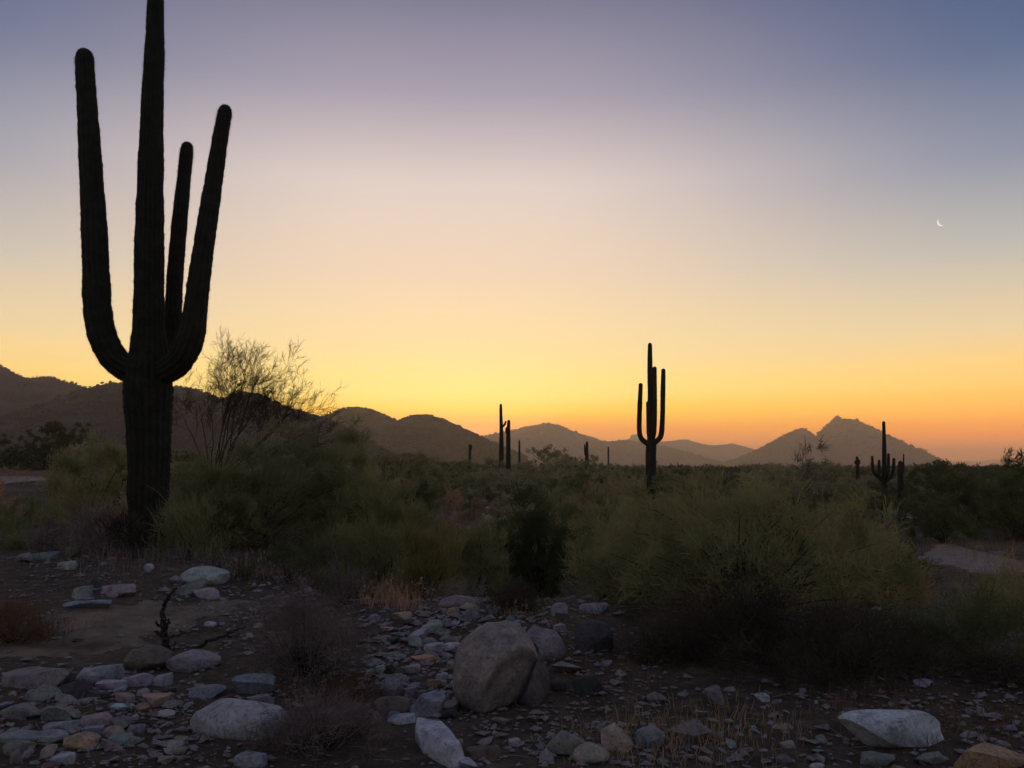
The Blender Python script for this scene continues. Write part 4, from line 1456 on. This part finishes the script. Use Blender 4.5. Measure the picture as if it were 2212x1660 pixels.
# the big split boulder
def split_boulder():
    v0, f = ICO5
    x0, y0 = zoomB(850, 625)
    x1, y1 = zoomB(1450, 1175)
    gx, gy, g0 = ground_at(0.5 * (x0 + x1), y1 - 12)
    k = math.hypot(gy, EYE - g0) / F
    W = (x1 - x0) * k
    H = (y1 - y0) * k / math.cos(R(15)) * 0.93
    gy += W * 0.22
    gx *= gy / (gy - W * 0.22)

    def carve(v, planes, seed, amp):
        for n, d, hard in planes:
            n = np.array(n, float)
            n /= np.linalg.norm(n)
            s = v @ n
            v = v - np.maximum(s - d, 0)[:, None] * n[None] * hard
        nz = fbm(v[:, 0] * 1.8 + seed, v[:, 1] * 1.8 + v[:, 2] * 1.3, 6, seed)
        nz2 = fbm(v[:, 0] * 7 + seed, v[:, 1] * 7 + v[:, 2] * 6, 4, seed + 3)
        return v * (1 + amp * nz + 0.07 * nz2)[:, None]
    nh = np.array([0.62, -0.66, -0.36])
    nh /= np.linalg.norm(nh)
    dn = v0 @ nh + 0.10 * fbm(v0[:, 0] * 2.5, v0[:, 2] * 2.5, 3, 31)
    hollow = sstep((dn - 0.50) / 0.16)
    main = v0 * (1 - hollow * (0.20 + 0.30 * np.clip((dn - 0.5) / 0.5, 0, 1)))[:, None]
    main = carve(main, [((-0.5, -0.8, 0.25), 0.9, 0.5), ((0.1, 0, -1), 0.6, 0.9), ((0.85, 0.0, 0.5), 0.88, 0.7), ((-0.95, 0, 0.1), 0.93, 0.5)], 5, 0.10)
    o = link('boulder', np_mesh('boulder', main * np.array([W * 0.47, W * 0.46, H * 0.56]), f, M['rock']))
    o.data.set_sharp_from_angle(angle=R(50))
    o.location = (gx - W * 0.02, gy, g0 + H * 0.36)
    o.color = (0.225, 0.198, 0.178, 1)
    tag(o, 'big split boulder in the middle foreground with a dark cracked face', 'boulder')
    v1, f1 = icosphere(4)
    piece = carve(v1.copy(), [((-0.9, -0.1, 0.25), 0.35, 0.97), ((0.5, -0.8, 0.1), 0.62, 0.8), ((0.6, 0.1, 0.75), 0.6, 0.85), ((0, 0, -1), 0.7, .9)], 9, 0.2)
    s = link('split_slab', np_mesh('split_slab', piece * np.array([W * 0.2, W * 0.3, H * 0.40]), f1, M['rock']), o, (W * 0.34, W * 0.14, -H * 0.10))
    s.data.set_sharp_from_angle(angle=R(45))
    s.rotation_euler = (0.0, 0.24, 0.1)
    s.color = (0.11, 0.1, 0.098, 1)  # darker than the body: shade of the boulder's right side put into the colour
    s['label'] = 'narrower slab split off the right side of the boulder'


split_boulder()

# smaller stones of the rubble: individuals sharing a dozen meshes
SM = [rock_mesh(500 + k, ('slab', 'block', 'slab')[k % 3], 0) for k in range(14)]
ZONES = [
    (B, (300, 520, 860, 1180), 70, (0.045, 0.15), 'small stone in the rubble left of the split boulder'),
    (B, (640, 470, 1300, 620), 36, (0.045, 0.15), 'small stone in the rubble behind the split boulder'),
    (B, (880, 1200, 2150, 1490), 22, (0.03, 0.08), 'small stone on the dirt below the split boulder'),
    (A, (0, 900, 1300, 1490), 48, (0.04, 0.13), 'small stone in the rubble of the bottom left corner'),
    (A, (300, 150, 2150, 700), 30, (0.03, 0.12), 'small stone on the bare dirt around the dead snag'),
    (C3, (250, 1000, 2200, 1490), 26, (0.03, 0.08), 'small stone on the dirt around the big blue-white boulder'),
    (B, (1480, 520, 2200, 1050), 16, (0.03, 0.09), 'small stone on the dirt right of the split boulder'),
]
rr = random.Random(99)
for zf, (x0, y0, x1, y1), n, (s0, s1), label in ZONES:
    for _ in range(n):
        gx, gy, g0 = ground_at(*zf(rr.uniform(x0, x1), rr.uniform(y0, y1)))
        s = s0 + (s1 - s0) * rr.random() ** 1.8
        o = link('small_rock', SM[rr.randrange(14)])
        o.scale = (s * rr.uniform(.9, 1.5), s, s * rr.uniform(.25, .55))
        o.rotation_euler = (rr.uniform(-.3, .3), rr.uniform(-.3, .3), rr.uniform(0, 6.28))
        o.location = (gx, gy, g0 + s * .12)
        cn = (rr.choice(['grey', 'grey', 'grey', 'blue', 'blue', 'blue', 'pale', 'grey', 'mauve', 'brown', 'dark', 'dark', 'green', 'tan', 'pink'] + ['orange'] * (rr.random() < .3)))
        c = RC[cn]
        o.color = tuple(v * rr.uniform(.7, 1.05) for v in c) + (1,)
        lb = label.replace('small', 'small ' + {'blue': 'bluish', 'pink': 'pinkish', 'green': 'greenish', 'dark': 'dark'}.get(cn, cn))
        tag(o, lb, 'stone', 'stones: ' + lb)


# gravel too small to count
def gravel():
    r = np.random.default_rng(17)
    n = 24000
    y = 3.2 + 8.5 * r.random(n) ** 1.3
    x = r.uniform(-0.75, 0.75, n) * (y + 0.6)
    dens = vnoise(x * 1.3, y * 1.3, 41)
    ok = r.random(n) < dens * 1.2 - 0.15
    x, y = x[ok], y[ok]
    n = len(x)
    z = terrain(x, y)
    s = 0.010 * r.lognormal(0, 0.6, n)
    oc = np.array([(1, 0, 0), (-1, 0, 0), (0, 1, 0), (0, -1, 0), (0, 0, 1), (0, 0, -1)], float)
    of = np.array([(0, 2, 4), (2, 1, 4), (1, 3, 4), (3, 0, 4), (2, 0, 5), (1, 2, 5), (3, 1, 5), (0, 3, 5)])
    v = oc[None] * r.uniform(.6, 1.3, (n, 6, 1)) + r.normal(0, .25, (n, 6, 3))
    a = r.uniform(0, 6.28, n)
    ca, sa = np.cos(a)[:, None], np.sin(a)[:, None]
    v = np.stack([v[:, :, 0] * ca - v[:, :, 1] * sa, v[:, :, 0] * sa + v[:, :, 1] * ca, v[:, :, 2] * .6], -1)
    v = v * s[:, None, None] * np.array([1.4, 1, 1]) + np.stack([x, y, z + .008 + s * .3], -1)[:, None]
    f = of[None] + (np.arange(n) * 6)[:, None, None]
    o = link('gravel', np_mesh('gravel', v.reshape(-1, 3), f.reshape(-1, 3), M['rock'], False))
    o.color = (0.2, 0.18, 0.17, 1)
    tag(o, 'loose gravel strewn over the foreground dirt', 'gravel', kind='stuff')
    # dead twigs and litter
    m = 2600
    y = 3.2 + 8 * r.random(m) ** 1.2
    x = r.uniform(-.75, .75, m) * (y + .6)
    p = np.stack([x, y, terrain(x, y) + .008], -1)
    d = np.column_stack([r.normal(0, 1, m), r.normal(0, 1, m), r.normal(0.04, .1, m)])
    V, Fc = blades(r, p, d, r.uniform(.04, .2, m), r.uniform(.003, .006, m), .2)
    o = link('twig_litter', np_mesh('twig_litter', V, Fc, M['grey'], False))
    tag(o, 'dry twig litter strewn over the foreground dirt', 'litter', kind='stuff')


gravel()


def rubble():
    r = np.random.default_rng(23)
    P = []
    for zf, (x0, y0, x1, y1), n in ((B, (250, 500, 900, 1200), 300), (B, (600, 480, 1500, 640), 160), (A, (0, 880, 1300, 1490), 190), (A, (1400, 250, 2150, 800), 200),
                                    (B, (900, 1180, 2200, 1490), 90), (C3, (0, 1000, 2200, 1490), 110), (A, (300, 120, 1500, 640), 120)):
        for _ in range(n):
            P.append(ground_at(*zf(r.uniform(x0, x1), r.uniform(y0, y1))))
    P = np.array(P)
    n = len(P)
    s = 0.018 * r.lognormal(0.1, 0.4, n)
    v = ICO0[0][None] * r.uniform(.7, 1.2, (n, 12, 1)) * np.array([1.5, 1.0, .55])
    a = r.uniform(0, 6.28, n)
    ca, sa = np.cos(a)[:, None], np.sin(a)[:, None]
    v = np.stack([v[:, :, 0] * ca - v[:, :, 1] * sa, v[:, :, 0] * sa + v[:, :, 1] * ca, v[:, :, 2] + v[:, :, 0] * r.normal(0, .2, n)[:, None]], -1)
    v = v * s[:, None, None] + (P + np.array([0, 0, 1]) * (s * .2)[:, None])[:, None]
    f = ICO0[1][None] + (np.arange(n) * 12)[:, None, None]
    o = link('rubble', np_mesh('rubble', v.reshape(-1, 3), f.reshape(-1, 3), M['rock'], False))
    o.color = (0.22, 0.2, 0.2, 1)
    tag(o, 'broken stone chips scattered among the foreground rocks', 'rubble', kind='stuff')


rubble()


# ------------------------------------------------------------------ moon
def moon():
    Dm = 14000.0
    c = at(2033.5, 480.5, Dm)
    rad = 0.5 * 17 * Dm / F
    n = 40
    t = np.linspace(-math.pi / 2, math.pi / 2, n)
    ox, oz = -np.cos(t), np.sin(t)
    ix, iz = -np.cos(t) * 0.84, np.sin(t)
    ang = R(52)          # crescent opens to the upper right
    def rot(a, b):
        a, b = a * rad, b * rad
        return a * math.cos(ang) - b * math.sin(ang), a * math.sin(ang) + b * math.cos(ang)
    ang = R(38)
    ox, oz = rot(ox, oz)
    ix, iz = rot(ix, iz)
    th = rad * 0.25
    V = []
    for dy in (-th, th):
        V.append(np.stack([ox, np.full(n, dy), oz], -1))
        V.append(np.stack([ix, np.full(n, dy), iz], -1))
    V = np.vstack(V)
    k = np.arange(n - 1)
    q = np.vstack([np.stack([k, k + 1, n + k + 1, n + k], -1), np.stack([2 * n + k, 3 * n + k, 3 * n + k + 1, 2 * n + k + 1], -1),
                   np.stack([k, 2 * n + k, 2 * n + k + 1, k + 1], -1), np.stack([n + k, n + k + 1, 3 * n + k + 1, 3 * n + k], -1)])
    m, t2 = new_mat('moonlight')
    e = t2.nodes.new('ShaderNodeEmission')
    e.inputs[0].default_value = (1, 0.99, 0.96, 1)
    e.inputs[1].default_value = 0.95
    oo = t2.nodes.new('ShaderNodeOutputMaterial')
    t2.links.new(e.outputs[0], oo.inputs[0])
    o = link('moon', np_mesh('moon', V, q, m, False), None, c)
    tag(o, 'thin white crescent moon in the right-hand sky', 'moon')


moon()


# ------------------------------------------------------------------ haze
def haze():
    b = 9700.0
    z0, z1 = -9.0, 182.0
    V = [(sx * b, sy * b, z) for z in (z0, z1) for sx, sy in ((-1, -1), (1, -1), (1, 1), (-1, 1))]
    q = [(3, 2, 1, 0), (4, 5, 6, 7), (0, 1, 5, 4), (1, 2, 6, 5), (2, 3, 7, 6), (3, 0, 4, 7)]
    m, t = new_mat('haze')
    p = t.nodes.new('ShaderNodeVolumePrincipled')
    p.inputs['Color'].default_value = (0.96, 0.84, 0.76, 1)
    p.inputs['Density'].default_value = 2.5e-4
    p.inputs['Anisotropy'].default_value = 0.8
    oo = t.nodes.new('ShaderNodeOutputMaterial')
    t.links.new(p.outputs[0], oo.inputs['Volume'])
    o = link('haze', np_mesh('haze', V, np.array(q), m, False))
    tag(o, 'thin dusk haze over the desert', kind='stuff')


haze()
